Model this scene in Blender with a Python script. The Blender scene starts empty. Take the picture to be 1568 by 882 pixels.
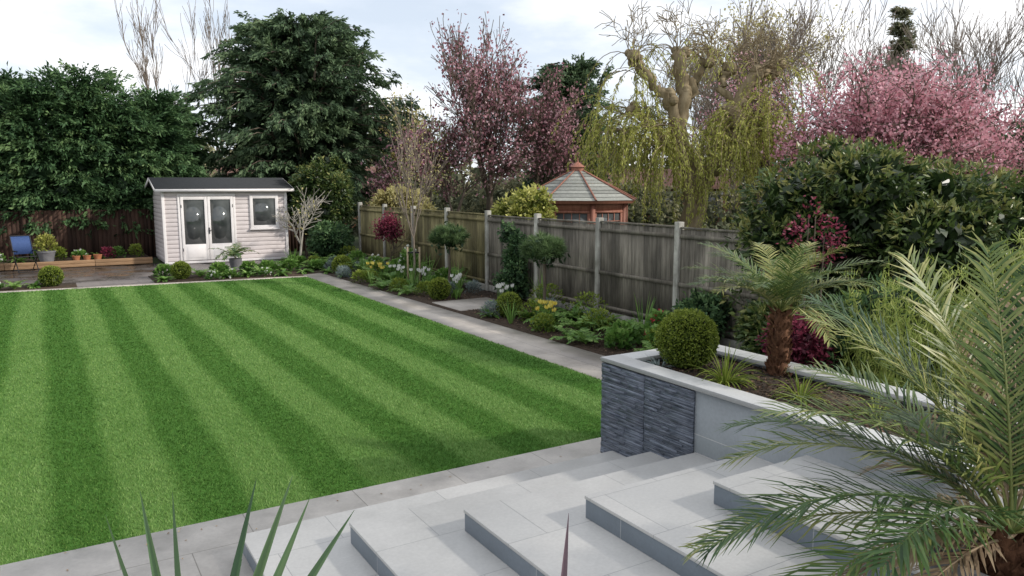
import bpy, math, numpy as np
from mathutils import Vector
PI=math.pi
PH=math.radians(31.3); CA,SA=math.cos(PH),math.sin(PH)
OX,OY=0.82,7.0
def LW(a,c,z=0.0): return (OX+CA*a-SA*c, OY+SA*a+CA*c, z)
scene=bpy.context.scene
def unit(v):
    v=np.asarray(v,float); return v/np.maximum(np.linalg.norm(v,axis=-1,keepdims=True),1e-9)
# ------------------------------------------------------------ materials
def newmat(name):
    m=bpy.data.materials.new(name); m.use_nodes=True
    nt=m.node_tree; b=nt.nodes['Principled BSDF']; return m,nt,b
def ramp(nt,cols,pos=None):
    r=nt.nodes.new('ShaderNodeValToRGB'); e=r.color_ramp.elements
    n=len(cols)
    if pos is None: pos=[i/(n-1) for i in range(n)]
    while len(e)<n: e.new(0.5)
    for i in range(n):
        e[i].position=pos[i]; e[i].color=(*cols[i],1)
    return r
def leafmat(name,cols,rough=.5,trans=.25,spec=.3):
    m,nt,b=newmat(name); N=nt.nodes; K=nt.links
    at=N.new('ShaderNodeAttribute'); at.attribute_name='tint'
    r=ramp(nt,cols); K.new(at.outputs['Fac'],r.inputs[0])
    K.new(r.outputs[0],b.inputs['Base Color']); b.inputs['Roughness'].default_value=rough
    b.inputs['Specular IOR Level'].default_value=spec
    if trans>0:
        t=N.new('ShaderNodeBsdfTranslucent'); K.new(r.outputs[0],t.inputs[0])
        mx=N.new('ShaderNodeMixShader'); mx.inputs[0].default_value=trans
        K.new(b.outputs[0],mx.inputs[1]); K.new(t.outputs[0],mx.inputs[2])
        K.new(mx.outputs[0],N['Material Output'].inputs[0])
    return m
def noisemat(name,c1,c2,scale=5,rough=.7,bump=.2,stretch=(1,1,1),detail=6,spec=.3,tint=False,metal=0,dist=.02,rough2=None,blotch=None,bl=(.5,1.2)):
    m,nt,b=newmat(name); N=nt.nodes; K=nt.links
    tc=N.new('ShaderNodeTexCoord'); mp=N.new('ShaderNodeMapping'); mp.inputs['Scale'].default_value=stretch
    K.new(tc.outputs['Object'],mp.inputs[0])
    n=N.new('ShaderNodeTexNoise'); n.inputs['Scale'].default_value=scale; n.inputs['Detail'].default_value=detail
    n.inputs['Roughness'].default_value=.65
    K.new(mp.outputs[0],n.inputs['Vector'])
    r=ramp(nt,[c1,c2],[.3,.7]); K.new(n.outputs['Fac'],r.inputs[0]); col=r.outputs[0]
    if tint:
        at=N.new('ShaderNodeAttribute'); at.attribute_name='tint'
        mr=N.new('ShaderNodeMapRange'); mr.inputs[3].default_value=.55; mr.inputs[4].default_value=1.45
        K.new(at.outputs['Fac'],mr.inputs[0])
        vm=N.new('ShaderNodeVectorMath'); vm.operation='SCALE'
        K.new(col,vm.inputs[0]); K.new(mr.outputs[0],vm.inputs['Scale']); col=vm.outputs[0]
    if blotch:
        mp2=N.new('ShaderNodeMapping'); mp2.inputs['Scale'].default_value=blotch; K.new(tc.outputs['Object'],mp2.inputs[0])
        nb=N.new('ShaderNodeTexNoise'); nb.inputs['Scale'].default_value=1; nb.inputs['Detail'].default_value=5; K.new(mp2.outputs[0],nb.inputs['Vector'])
        mb=N.new('ShaderNodeMapRange'); mb.inputs[1].default_value=.35; mb.inputs[2].default_value=.62; mb.inputs[3].default_value=bl[0]; mb.inputs[4].default_value=bl[1]
        K.new(nb.outputs['Fac'],mb.inputs[0]); vb=N.new('ShaderNodeVectorMath'); vb.operation='SCALE'; K.new(col,vb.inputs[0]); K.new(mb.outputs[0],vb.inputs['Scale']); col=vb.outputs[0]
    K.new(col,b.inputs['Base Color'])
    b.inputs['Roughness'].default_value=rough
    b.inputs['Specular IOR Level'].default_value=spec; b.inputs['Metallic'].default_value=metal
    if bump>0:
        bp=N.new('ShaderNodeBump'); bp.inputs['Strength'].default_value=bump; bp.inputs['Distance'].default_value=dist
        K.new(n.outputs['Fac'],bp.inputs['Height']); K.new(bp.outputs[0],b.inputs['Normal'])
    return m
def tilemat(name,c1,c2,mort,bw,bh,rough=.5,rough2=None,offset=.5,rot=(0,0,0),ms=.004,stain=.25,spec=.4,stainscale=1.3,loc=(0,0,0)):
    m,nt,b=newmat(name); N=nt.nodes; K=nt.links
    tc=N.new('ShaderNodeTexCoord'); mp=N.new('ShaderNodeMapping'); mp.inputs['Rotation'].default_value=rot
    mp.inputs['Location'].default_value=loc
    K.new(tc.outputs['Object'],mp.inputs[0])
    br=N.new('ShaderNodeTexBrick'); br.inputs['Scale'].default_value=1; br.inputs['Brick Width'].default_value=bw
    br.inputs['Row Height'].default_value=bh; br.inputs['Mortar Size'].default_value=ms; br.offset=offset
    br.inputs['Color1'].default_value=(*c1,1); br.inputs['Color2'].default_value=(*c2,1); br.inputs['Mortar'].default_value=(*mort,1)
    br.inputs['Mortar Smooth'].default_value=.3
    K.new(mp.outputs[0],br.inputs['Vector'])
    n=N.new('ShaderNodeTexNoise'); n.inputs['Scale'].default_value=stainscale; n.inputs['Detail'].default_value=8; n.inputs['Roughness'].default_value=.62
    K.new(tc.outputs['Object'],n.inputs['Vector'])
    n2=N.new('ShaderNodeTexNoise'); n2.inputs['Scale'].default_value=45; n2.inputs['Detail'].default_value=6
    K.new(tc.outputs['Object'],n2.inputs['Vector'])
    mr=N.new('ShaderNodeMapRange'); mr.inputs[1].default_value=.35; mr.inputs[2].default_value=.65
    mr.inputs[3].default_value=1-stain; mr.inputs[4].default_value=1+stain*.35
    K.new(n.outputs['Fac'],mr.inputs[0])
    mr2=N.new('ShaderNodeMapRange'); mr2.inputs[1].default_value=.3; mr2.inputs[2].default_value=.7
    mr2.inputs[3].default_value=.94; mr2.inputs[4].default_value=1.05
    K.new(n2.outputs['Fac'],mr2.inputs[0])
    mu=N.new('ShaderNodeMath'); mu.operation='MULTIPLY'; K.new(mr.outputs[0],mu.inputs[0]); K.new(mr2.outputs[0],mu.inputs[1])
    vm=N.new('ShaderNodeVectorMath'); vm.operation='SCALE'; K.new(br.outputs['Color'],vm.inputs[0]); K.new(mu.outputs[0],vm.inputs['Scale'])
    K.new(vm.outputs[0],b.inputs['Base Color'])
    if rough2 is not None:
        q=N.new('ShaderNodeMapRange'); q.inputs[1].default_value=.4; q.inputs[2].default_value=.6
        q.inputs[3].default_value=rough; q.inputs[4].default_value=rough2
        K.new(n.outputs['Fac'],q.inputs[0]); K.new(q.outputs[0],b.inputs['Roughness'])
    else: b.inputs['Roughness'].default_value=rough
    b.inputs['Specular IOR Level'].default_value=spec
    bp=N.new('ShaderNodeBump'); bp.inputs['Strength'].default_value=.35; bp.inputs['Distance'].default_value=.004; bp.invert=True
    K.new(br.outputs['Fac'],bp.inputs['Height']); K.new(bp.outputs[0],b.inputs['Normal'])
    return m
# ------------------------------------------------------------ geometry accumulator
class Geo:
    def __init__(s): s.V=[];s.F=[];s.M=[];s.T=[];s.n=0
    def add(s,V,F,m=0,t=.5):
        V=np.asarray(V,float).reshape(-1,3); F=np.asarray(F,int).reshape(-1,4)
        s.V.append(V); s.F.append(F+s.n); s.n+=len(V)
        s.M.append(np.full(len(F),m)); s.T.append(np.broadcast_to(np.asarray(t,float),(len(F),)).copy())
    def box(s,x0,x1,y0,y1,z0,z1,m=0,t=.5,rz=0,piv=None):
        V=np.array([[x,y,z] for z in(z0,z1) for y in(y0,y1) for x in(x0,x1)],float)
        if rz:
            c=np.array(piv if piv is not None else [(x0+x1)/2,(y0+y1)/2,0],float)
            q=V-c; V=np.stack([q[:,0]*math.cos(rz)-q[:,1]*math.sin(rz),q[:,0]*math.sin(rz)+q[:,1]*math.cos(rz),q[:,2]],1)+c
        s.add(V,[[0,2,3,1],[4,5,7,6],[0,1,5,4],[2,6,7,3],[0,4,6,2],[1,3,7,5]],m,t)
    def frustum(s,cx,cy,z0,r0,z1,r1,n=8,m=0,t=.5,rot=0,sq=1):
        A=np.arange(n)*2*PI/n+rot
        V=np.concatenate([np.stack([cx+r0*np.cos(A),cy+r0*sq*np.sin(A),np.full(n,z0)],1),np.stack([cx+r1*np.cos(A),cy+r1*sq*np.sin(A),np.full(n,z1)],1)])
        i=np.arange(n); j=(i+1)%n
        s.add(V,np.stack([i,j,j+n,i+n],1),m,t)
    def segs(s,P0,P1,R0,R1,n=4,m=0,t=.5):
        P0=np.asarray(P0,float);P1=np.asarray(P1,float);R0=np.asarray(R0,float);R1=np.asarray(R1,float)
        if len(P0)==0: return
        d=unit(P1-P0); ref=np.tile([0.,0,1],(len(d),1)); ref[np.abs(d[:,2])>.95]=[1,0,0]
        u=unit(np.cross(d,ref)); v=np.cross(d,u); A=np.arange(n)*2*PI/n
        ring=u[:,None,:]*np.cos(A)[None,:,None]+v[:,None,:]*np.sin(A)[None,:,None]
        V=np.concatenate([P0[:,None,:]+ring*R0[:,None,None],P1[:,None,:]+ring*R1[:,None,None]],1)
        i=np.arange(n); j=(i+1)%n; f=np.stack([i,j,j+n,i+n],1)
        F=f[None]+(np.arange(len(d))*2*n)[:,None,None]
        s.add(V,F,m,np.repeat(np.broadcast_to(t,(len(d),)),n))
    def tube(s,P,R,n=8,m=0,t=.5,wob=0,rng=None):
        P=np.asarray(P,float);R=np.asarray(R,float);k=len(P)
        T=unit(np.gradient(P,axis=0)); ref=np.array([.3,.9,.1]); ref=ref/np.linalg.norm(ref)
        u=unit(np.cross(T,ref)); v=np.cross(T,u); A=np.arange(n)*2*PI/n
        ring=u[:,None,:]*np.cos(A)[None,:,None]+v[:,None,:]*np.sin(A)[None,:,None]
        rr=R[:,None]*np.ones((k,n))
        if wob: rr=rr*(1+rng.normal(0,wob,(k,n)))
        V=P[:,None,:]+ring*rr[:,:,None]
        i=np.arange(n); j=(i+1)%n
        F=np.concatenate([np.stack([q*n+i,q*n+j,(q+1)*n+j,(q+1)*n+i],1) for q in range(k-1)])
        s.add(V,F,m,t)
    def leaves(s,P,D,Ln,W,rng,m=0,T=.5,fold=.12,up=0.):
        N=len(P)
        if N==0: return
        Ln=np.broadcast_to(Ln,(N,)); W=np.broadcast_to(W,(N,))
        R=rng.normal(size=(N,3))*(1-up)+np.array([0,0,1.])*up
        S=unit(np.cross(D,R)); Nn=np.cross(S,D)
        mid=P+D*(.45*Ln)[:,None]; lift=Nn*(fold*Ln)[:,None]
        V=np.stack([P,mid+S*(W/2)[:,None]+lift,P+D*Ln[:,None],mid-S*(W/2)[:,None]+lift],1)
        F=np.arange(4*N).reshape(N,4)
        s.add(V,F,m,np.clip(T,0,1))
    def strap(s,p,d,L,W,bend,rng,m=0,t=.5,k=6,fold=.25,side=None):
        p=np.array(p,float); d=unit(np.array(d,float))
        side=unit(np.cross(d,[0,0,1.])+1e-6) if side is None else unit(np.array(side,float)-d*np.dot(side,d))
        rows=[]
        for i in range(k+1):
            f=i/k; w=W*(.75+.5*f if f<.4 else .95*(1-((f-.4)/.6)**1.6))/2+.0006
            nn=unit(np.cross(side,d))
            rows+= [p-side*w+nn*w*fold*2,p.copy(),p+side*w+nn*w*fold*2]
            d=unit(d+np.array([0,0,-bend/k])); p=p+d*L/k
        F=[]
        for i in range(k):
            for q in (0,1):
                F.append([i*3+q,i*3+q+1,i*3+q+4,i*3+q+3])
        s.add(rows,F,m,np.clip(np.tile([t-.1,t+.1],k),0,1))
    def build(s,name,mats,loc=(0,0,0),rz=0,parent=None,smooth=False,bevel=0):
        V=np.concatenate(s.V);F=np.concatenate(s.F);M=np.concatenate(s.M);T=np.concatenate(s.T)
        me=bpy.data.meshes.new(name); me.vertices.add(len(V)); me.vertices.foreach_set('co',V.ravel())
        me.loops.add(F.size); me.loops.foreach_set('vertex_index',F.ravel().astype(np.int32))
        me.polygons.add(len(F)); me.polygons.foreach_set('loop_start',(np.arange(len(F))*4).astype(np.int32))
        for mt in mats: me.materials.append(mt)
        me.polygons.foreach_set('material_index',M.astype(np.int32))
        if smooth: me.polygons.foreach_set('use_smooth',np.ones(len(F),bool))
        at=me.attributes.new('tint','FLOAT','FACE'); at.data.foreach_set('value',T.astype(np.float32))
        me.update(calc_edges=True)
        o=bpy.data.objects.new(name,me); scene.collection.objects.link(o)
        o.location=loc; o.rotation_euler=(0,0,rz)
        if parent: o.parent=parent
        if bevel:
            b=o.modifiers.new('bevel','BEVEL'); b.width=bevel; b.segments=2; b.limit_method='ANGLE'
        return o
def gbuild(g,name,mats,**k): return g.build(name,mats,loc=(OX,OY,0),rz=PH,**k)
def empty(name,loc,rz=0):
    e=bpy.data.objects.new(name,None); scene.collection.objects.link(e); e.location=loc; e.rotation_euler=(0,0,rz); e.empty_display_size=.3; return e
# ------------------------------------------------------------ vegetation generators
def lobes_ell(rng,c,r,n,f=.35,zmin=-.7):
    c=np.array(c,float); r=np.array(r,float)
    d=unit(rng.normal(size=(n*3,3))); d=d[d[:,2]>zmin][:n]
    pos=c+d*r*(1-f)*rng.uniform(.75,1.12,(len(d),1))
    rad=r*f*rng.uniform(.7,1.3,(len(d),1))
    return np.concatenate([np.concatenate([pos,rad],1),[np.concatenate([c,r*.72])]])
def crown(g,rng,lobes,nc,per,spread,Ln,W,m=0,droop=.3,axl=0.,noise=.6,up=0.,core=True,tb=0.,fold=.12,cs=1.9,cull=.72,tz=.25,axdroop=.0,cn=.17):
    w=np.prod(lobes[:,3:],axis=1)**(2/3); idx=rng.choice(len(lobes),nc,p=w/w.sum())
    d=unit(rng.normal(size=(nc,3))); C=lobes[idx,:3]+d*lobes[idx,3:]*rng.uniform(.8,1.06,(nc,1))
    keep=np.ones(nc,bool)
    for l in lobes:
        keep&=~(np.linalg.norm((C-l[:3])/l[3:],axis=1)<cull)
    keep&=C[:,2]>.05
    C=C[keep]; d=d[keep]; idx=idx[keep]
    out=unit(d/lobes[idx,3:])
    ct=.45+cn*rng.normal(size=len(C))+tz*out[:,2]+tb  # upward-facing clumps tinted lighter, light from above put into the colour
    ax=unit(out+rng.normal(0,.35,out.shape)+[0,0,-axdroop])
    n=len(C)*per
    Cr=np.repeat(C,per,0); Or=np.repeat(out,per,0); Ax=np.repeat(ax,per,0)
    u=rng.uniform(-.6,.6,(n,1))
    P=Cr+Ax*u*axl+rng.normal(0,1,(n,3))*spread
    D=unit(Or*.8+Ax*.5+rng.normal(0,noise,(n,3))+[0,0,-droop])
    T=np.repeat(ct,per)+rng.normal(0,.1,n)+(u[:,0]*.3 if axl else 0)
    g.leaves(P,D,Ln*rng.uniform(.7,1.3,n),W*rng.uniform(.7,1.3,n),rng,m,T,fold=fold,up=up)
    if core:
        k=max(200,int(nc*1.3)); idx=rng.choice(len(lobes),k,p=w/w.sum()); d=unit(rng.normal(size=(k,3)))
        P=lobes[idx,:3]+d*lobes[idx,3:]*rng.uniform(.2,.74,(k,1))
        g.leaves(P,unit(rng.normal(size=(k,3))),Ln*cs*rng.uniform(.8,1.3,k),Ln*cs*.75,rng,m,rng.uniform(0,.18,k),fold=.2)  # core leaves coloured dark: painted inner shade, also blocks see-through
def grow(S,tips,rng,p,d,L,r,lev,kids,spread,grav,ns=4,wand=.12,rmin=.008,shrink=(.5,.78)):
    nodes=[]
    for i in range(ns):
        d=unit(d+rng.normal(0,wand,3)+np.array([0,0,grav]))
        q=p+d*L/ns; ra=r*(1-.6*i/ns); rb=r*(1-.6*(i+1)/ns)
        S.append((p,q,max(ra,rmin),max(rb,rmin))); nodes.append((q,d,rb)); p=q
    if lev<=1:
        for nd in nodes: tips.append((nd[0],nd[1]))
    if lev==0: return
    for j in range(kids):
        i=rng.integers(1 if lev>2 else 0,ns); q,dd,rr=nodes[i]
        pr=unit(np.cross(dd,rng.normal(size=3)))
        nd=unit(dd+pr*spread*rng.uniform(.6,1.3))
        grow(S,tips,rng,q,nd,L*rng.uniform(*shrink),max(rr*.65,rmin),lev-1,kids,spread,grav,ns,wand,rmin,shrink)
def addsegs(g,S,m=0,n=4,t=.5):
    g.segs([s[0] for s in S],[s[1] for s in S],[s[2] for s in S],[s[3] for s in S],n,m,t)
def fitheight(S,tips,base,h):
    top=max(s[1][2] for s in S)-base[2]; k=h/top; b=np.array(base,float)
    S2=[(b+(p-b)*k,b+(q-b)*k,r0,r1) for p,q,r0,r1 in S]; t2=[(b+(p-b)*k,d) for p,d in tips]
    return S2,t2
def frond(g,rng,p,az,el,L,droop,nl,ll,lw,m=0,t=.5,mr=None,vee=.35,sweep=.6,rr=.008,twist=0.,start=.14):
    s=np.linspace(0,1,nl); e=el-droop*s**1.2; h=np.array([math.cos(az),math.sin(az),0])
    T=h[None]*np.cos(e)[:,None]+np.array([0,0,1.])*np.sin(e)[:,None]
    P=np.array(p,float)+np.concatenate([[np.zeros(3)],np.cumsum(T[:-1]*L/(nl-1),0)])
    S=np.tile([-math.sin(az),math.cos(az),0],(nl,1)); N=np.cross(T,S); N*=np.sign(N[:,2:3]+1e-6)
    g.tube(P[::max(1,nl//10)],np.linspace(rr,rr*.25,len(P[::max(1,nl//10)])),5,m if mr is None else mr,min(1,t*.6+.4))
    k=s>start; prof=np.sin(PI*np.clip(.16+.8*s,0,1))**.55
    for sg in(-1,1):
        jit=rng.normal(0,.15,(nl,3))
        D=unit(T*(sweep+.5*s[:,None])+S*sg+N*vee+jit+np.array([0,0,-.12]))
        n=k.sum(); l=(ll*prof*rng.uniform(.7,1.1,nl))[k]
        P0=P[k]; D0=D[k]
        mid=P0+D0*(l*.55)[:,None]; D1=unit(D0+np.array([0,0,-.25])+rng.normal(0,.08,(n,3))); tip=mid+D1*(l*.5)[:,None]
        sd=unit(np.cross(D0,N[k]))
        V=np.stack([P0-sd*lw*.3,P0+sd*lw*.3,mid+sd*lw*.5,mid-sd*lw*.5,tip+sd*lw*.05,tip-sd*lw*.05],1)
        b=(np.arange(n)*6)[:,None]
        F=np.concatenate([b+np.array([[0,1,2,3]]),b+np.array([[3,2,4,5]])])
        tt=np.clip(t+rng.normal(0,.15,n),0,1)
        g.add(V,F,m,np.concatenate([tt,np.clip(tt+.08,0,1)]))
R=np.random.default_rng
# ------------------------------------------------------------ palette
M_ley=leafmat('leylandii_foliage',[(.016,.036,.016),(.045,.10,.04),(.09,.17,.065),(.17,.26,.10)],.6,.25)
M_con=leafmat('conifer_foliage',[(.022,.042,.022),(.062,.108,.055),(.12,.185,.09),(.21,.285,.135)],.6,.25)
M_rho=leafmat('rhododendron_leaf',[(.014,.028,.009),(.045,.082,.022),(.10,.145,.038),(.28,.28,.09)],.38,.2,.4)
M_box=leafmat('box_leaf',[(.03,.05,.010),(.12,.18,.026),(.22,.28,.04),(.34,.40,.08)],.45,.3)
M_palm=leafmat('palm_leaf',[(.025,.06,.02),(.06,.12,.035),(.14,.19,.05),(.36,.35,.12)],.42,.3,.4)
M_dead=leafmat('dead_palm_leaf',[(.12,.08,.05),(.27,.19,.12),(.45,.35,.23)],.7,.15)
M_green=leafmat('green_leaf',[(.025,.06,.014),(.08,.18,.034),(.16,.29,.06),(.3,.42,.13)],.45,.3)
M_grey=leafmat('lavender_leaf',[(.07,.09,.09),(.18,.23,.22),(.34,.40,.38)],.7,.2)
M_pine=leafmat('pine_needle',[(.03,.06,.025),(.09,.15,.055),(.18,.26,.11)],.5,.25)
M_yel=leafmat('variegated_leaf',[(.08,.11,.02),(.32,.34,.07),(.7,.66,.24)],.45,.3)
M_wil=leafmat('willow_leaf',[(.20,.22,.045),(.42,.44,.10),(.64,.63,.2)],.5,.4)
M_pink=leafmat('cherry_blossom',[(.30,.12,.14),(.56,.25,.30),(.72,.42,.47),(.85,.62,.65)],.7,.35)
M_plum=leafmat('plum_blossom',[(.13,.05,.06),(.32,.14,.17),(.52,.30,.34),(.72,.52,.55)],.7,.35)
M_red=leafmat('acer_leaf',[(.06,.01,.02),(.2,.03,.06),(.38,.08,.13)],.5,.3)
M_bam=leafmat('bamboo_leaf',[(.08,.13,.025),(.25,.32,.07),(.45,.48,.16)],.5,.4)
M_haze=leafmat('distant_foliage',[(.09,.10,.06),(.15,.17,.10),(.25,.25,.14),(.36,.32,.2)],.8,.25)
M_straw=leafmat('young_leaf',[(.25,.21,.08),(.5,.45,.18),(.7,.64,.34)],.6,.35)
M_flow=leafmat('flower_petal',[(.7,.7,.66),(.8,.8,.76)],.6,.3)
M_rfl=leafmat('red_petal',[(.45,.01,.05),(.6,.03,.1)],.6,.3)
M_bark=noisemat('bark',(.06,.045,.034),(.18,.145,.11),9,.9,.6,(1,1,.25))
M_twig=noisemat('twig_bark',(.15,.12,.095),(.27,.225,.185),6,.9,0)
M_wbark=noisemat('willow_bark',(.15,.11,.06),(.33,.27,.17),5,.9,.7,(1,1,.35))
M_pale=noisemat('pale_bark',(.25,.23,.2),(.42,.39,.34),9,.8,.3,(1,1,.3))
M_palmbark=noisemat('palm_trunk_fibre',(.06,.025,.014),(.22,.11,.06),26,.95,.8,(1,1,.5))
M_soil=noisemat('soil',(.022,.015,.010),(.085,.06,.042),14,.95,.9,dist=.04)
M_ground=noisemat('ground_grass',(.03,.05,.018),(.07,.09,.035),.6,.95,.3)
M_conc=noisemat('concrete',(.24,.23,.2),(.42,.41,.37),6,.9,.3,tint=True,blotch=(5,5,1.5),bl=(.65,1.15))
M_capst=tilemat('coping_stone',(.50,.50,.495),(.47,.475,.47),(.3,.3,.3),.6,.6,.45,None,.0,stain=.10)
M_pave=tilemat('patio_paving',(.56,.525,.485),(.50,.47,.435),(.27,.25,.22),.9,.6,.42,.62,.5,stain=.24,stainscale=1.8)
M_path=tilemat('path_paving',(.47,.425,.375),(.39,.355,.32),(.2,.18,.16),.9,.45,.4,.7,.5,stain=.38,rot=(0,0,PI/2),stainscale=1.0)
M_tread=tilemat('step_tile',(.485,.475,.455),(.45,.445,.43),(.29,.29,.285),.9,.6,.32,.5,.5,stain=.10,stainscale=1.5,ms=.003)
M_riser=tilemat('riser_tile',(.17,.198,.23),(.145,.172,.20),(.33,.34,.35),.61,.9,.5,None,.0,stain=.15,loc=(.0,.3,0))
M_wall=tilemat('planter_tile',(.25,.27,.285),(.22,.24,.255),(.40,.40,.40),.6,.6,.5,None,.0,rot=(PI/2,0,PI/2),stain=.15)
M_wet=tilemat('wet_paving',(.15,.13,.12),(.115,.10,.095),(.06,.055,.05),.9,.6,.08,.5,.5,stain=.4,spec=.6)
M_slate=noisemat('split_slate',(.05,.062,.088),(.17,.19,.235),11,.45,.7,(1,.6,3),tint=True,spec=.5)
M_black=noisemat('black_metal',(.01,.01,.012),(.02,.02,.022),5,.4,0)
M_timber=noisemat('fence_timber',(.10,.088,.07),(.25,.225,.185),3,.9,.5,(14,14,.8),tint=True,blotch=(3,2.2,.9))
M_timg=noisemat('fence_timber_algae',(.12,.105,.045),(.28,.24,.125),3,.9,.5,(14,14,.8),tint=True,blotch=(3,2.2,.9))
M_brownf=noisemat('stained_fence',(.035,.02,.015),(.075,.04,.028),3,.85,.4,(10,10,.8),tint=True)
M_sleeper=noisemat('sleeper_timber',(.22,.13,.07),(.36,.23,.13),3,.8,.3,(.8,8,8))
M_shed=noisemat('shed_paint',(.62,.555,.545),(.69,.63,.62),3,.6,.1,tint=False,blotch=(.8,.8,1.6),bl=(.88,1.03))
M_white=noisemat('white_paint',(.70,.66,.65),(.78,.75,.74),4,.5,.05)
M_felt=noisemat('roof_felt',(.022,.024,.026),(.05,.053,.057),40,.95,.4)
M_glass=noisemat('window_glass',(.025,.03,.03),(.12,.13,.13),1.2,.06,0,spec=.8,detail=2)
M_cedar=noisemat('cedar',(.17,.07,.048),(.29,.125,.085),4,.6,.3,(6,6,.8),tint=True)
M_shing=noisemat('gazebo_roof_shingle',(.18,.185,.165),(.30,.305,.275),12,.9,.4,(1,1,3),tint=True)
M_brick=tilemat('brick',(.30,.13,.08),(.24,.10,.06),(.3,.28,.25),.225,.075,.9,None,.5,rot=(PI/2,0,0))
M_roof=noisemat('clay_roof',(.12,.06,.045),(.22,.12,.09),7,.9,.4,(1,1,3))
M_pot=noisemat('terracotta',(.30,.11,.05),(.42,.18,.09),6,.8,.2)
M_gpot=noisemat('grey_pot',(.12,.12,.13),(.2,.2,.21),6,.7,.2)
M_blue=noisemat('blue_canvas',(.03,.06,.16),(.05,.09,.22),30,.8,.1)
# ------------------------------------------------------------ ground
g=Geo(); g.add([[-300,-200,-.04],[300,-200,-.04],[300,500,-.04],[-300,500,-.04]],[[0,1,2,3]]); g.build('ground',[M_ground])
def far_c(a): return 15.66+(1.87-a)*.095
m,nt,b=newmat('mown_lawn'); N=nt.nodes;K=nt.links
tc=N.new('ShaderNodeTexCoord'); sx=N.new('ShaderNodeSeparateXYZ'); K.new(tc.outputs['Object'],sx.inputs[0])
ns=N.new('ShaderNodeTexNoise'); ns.inputs['Scale'].default_value=1.2; K.new(tc.outputs['Object'],ns.inputs['Vector'])
nf=N.new('ShaderNodeTexNoise'); nf.inputs['Scale'].default_value=90; nf.inputs['Detail'].default_value=8; K.new(tc.outputs['Object'],nf.inputs['Vector'])
def mth(op,a,b_=None,c_=None):
    n=N.new('ShaderNodeMath'); n.operation=op
    for i,v in enumerate((a,b_,c_)):
        if v is None: continue
        if isinstance(v,(int,float)): n.inputs[i].default_value=v
        else: K.new(v,n.inputs[i])
    return n.outputs[0]
x=mth('MULTIPLY_ADD',ns.outputs['Fac'],.12,sx.outputs[0])
ph=mth('MULTIPLY',mth('ADD',x,3.72-.06),2*PI/.96)
st=mth('MULTIPLY_ADD',mth('COSINE',ph),1.3,.5)
cl=N.new('ShaderNodeClamp'); K.new(st,cl.inputs[0])
r=ramp(nt,[(.062,.155,.026),(.105,.205,.048)]); K.new(cl.outputs[0],r.inputs[0])  # mowing stripes: light off leaning blades, put into the sheet colour
mrr=N.new('ShaderNodeMapRange'); mrr.inputs[1].default_value=.3; mrr.inputs[2].default_value=.7; mrr.inputs[3].default_value=.65; mrr.inputs[4].default_value=1.3; K.new(nf.outputs['Fac'],mrr.inputs[0])
vm=N.new('ShaderNodeVectorMath'); vm.operation='SCALE'; K.new(r.outputs[0],vm.inputs[0]); K.new(mrr.outputs[0],vm.inputs['Scale'])
K.new(vm.outputs[0],b.inputs['Base Color']); b.inputs['Roughness'].default_value=.9; b.inputs['Specular IOR Level'].default_value=.1
bp=N.new('ShaderNodeBump'); bp.inputs['Distance'].default_value=.02; bp.inputs['Strength'].default_value=.6; K.new(nf.outputs['Fac'],bp.inputs['Height']); K.new(bp.outputs[0],b.inputs['Normal'])
M_lawn=m
rg=R(1)
n=2100000
A=rg.uniform(-11,1.87,n); C=rg.uniform(.5,17,n)
ok=(C<far_c(A)); A=A[ok];C=C[ok]
dd=np.hypot(A+4.34,C+5.56); ok=rg.random(len(A))<np.minimum(1,(5.6/dd)**2)*.95
wx=OX+CA*A-SA*C; wy=OY+SA*A+CA*C
ok&=(np.abs(wx/wy)<.72)
A=A[ok];C=C[ok];dd=dd[ok]; n=len(A)
nz=.06*np.sin(A*1.7+C*.9)+.04*np.sin(C*2.3)
stp=np.clip(.5+1.2*np.cos(2*PI*(A+3.72+nz*.5)/.96),0,1)
az=rg.uniform(0,2*PI,n); w=.0033*(dd/5.6)*rg.uniform(.7,1.4,n); h=rg.uniform(.014,.026,n)
lean=(stp*2-1)*.008
dx=np.cos(az)*w;dy=np.sin(az)*w
V=np.stack([np.stack([A-dx,C-dy,np.full(n,.0)],1),np.stack([A+dx,C+dy,np.full(n,.0)],1),
  np.stack([A+rg.normal(0,.010,n),C+lean+rg.normal(0,.010,n),h],1)],1).reshape(-1,3)
patch=.5+.5*np.sin(A*.8+1.3*np.sin(C*.5))*np.sin(C*.7+A*.3)
fine=np.sin(A*5.1+2*np.sin(C*3.3))*np.sin(C*4.3+1.5*np.sin(A*4.1))
T=np.clip(.29+.26*stp+rg.normal(0,.15,n)+.10*(patch-.5)+.06*fine,0,1)  # stripe term paints into the tint the light that blade lean would catch
me=bpy.data.meshes.new('grass_blades'); me.vertices.add(3*n); me.vertices.foreach_set('co',V.ravel())
me.loops.add(3*n); me.loops.foreach_set('vertex_index',np.arange(3*n,dtype=np.int32)); me.polygons.add(n); me.polygons.foreach_set('loop_start',(np.arange(n)*3).astype(np.int32))
at=me.attributes.new('tint','FLOAT','FACE'); at.data.foreach_set('value',T.astype(np.float32)); me.update(calc_edges=True)
M_blade=leafmat('grass_blade',[(.045,.125,.020),(.10,.215,.042),(.18,.30,.08),(.30,.42,.16)],.6,.3,.15)
me.materials.append(M_blade)
g=Geo(); g.add([[-16,.5,0],[1.87,.5,0],[1.87,far_c(1.87),0],[-16,far_c(-16),0]],[[0,1,2,3]])
lawn=gbuild(g,'lawn',[M_lawn])
bl=bpy.data.objects.new('grass_blades',me); scene.collection.objects.link(bl); bl.parent=lawn
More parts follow.
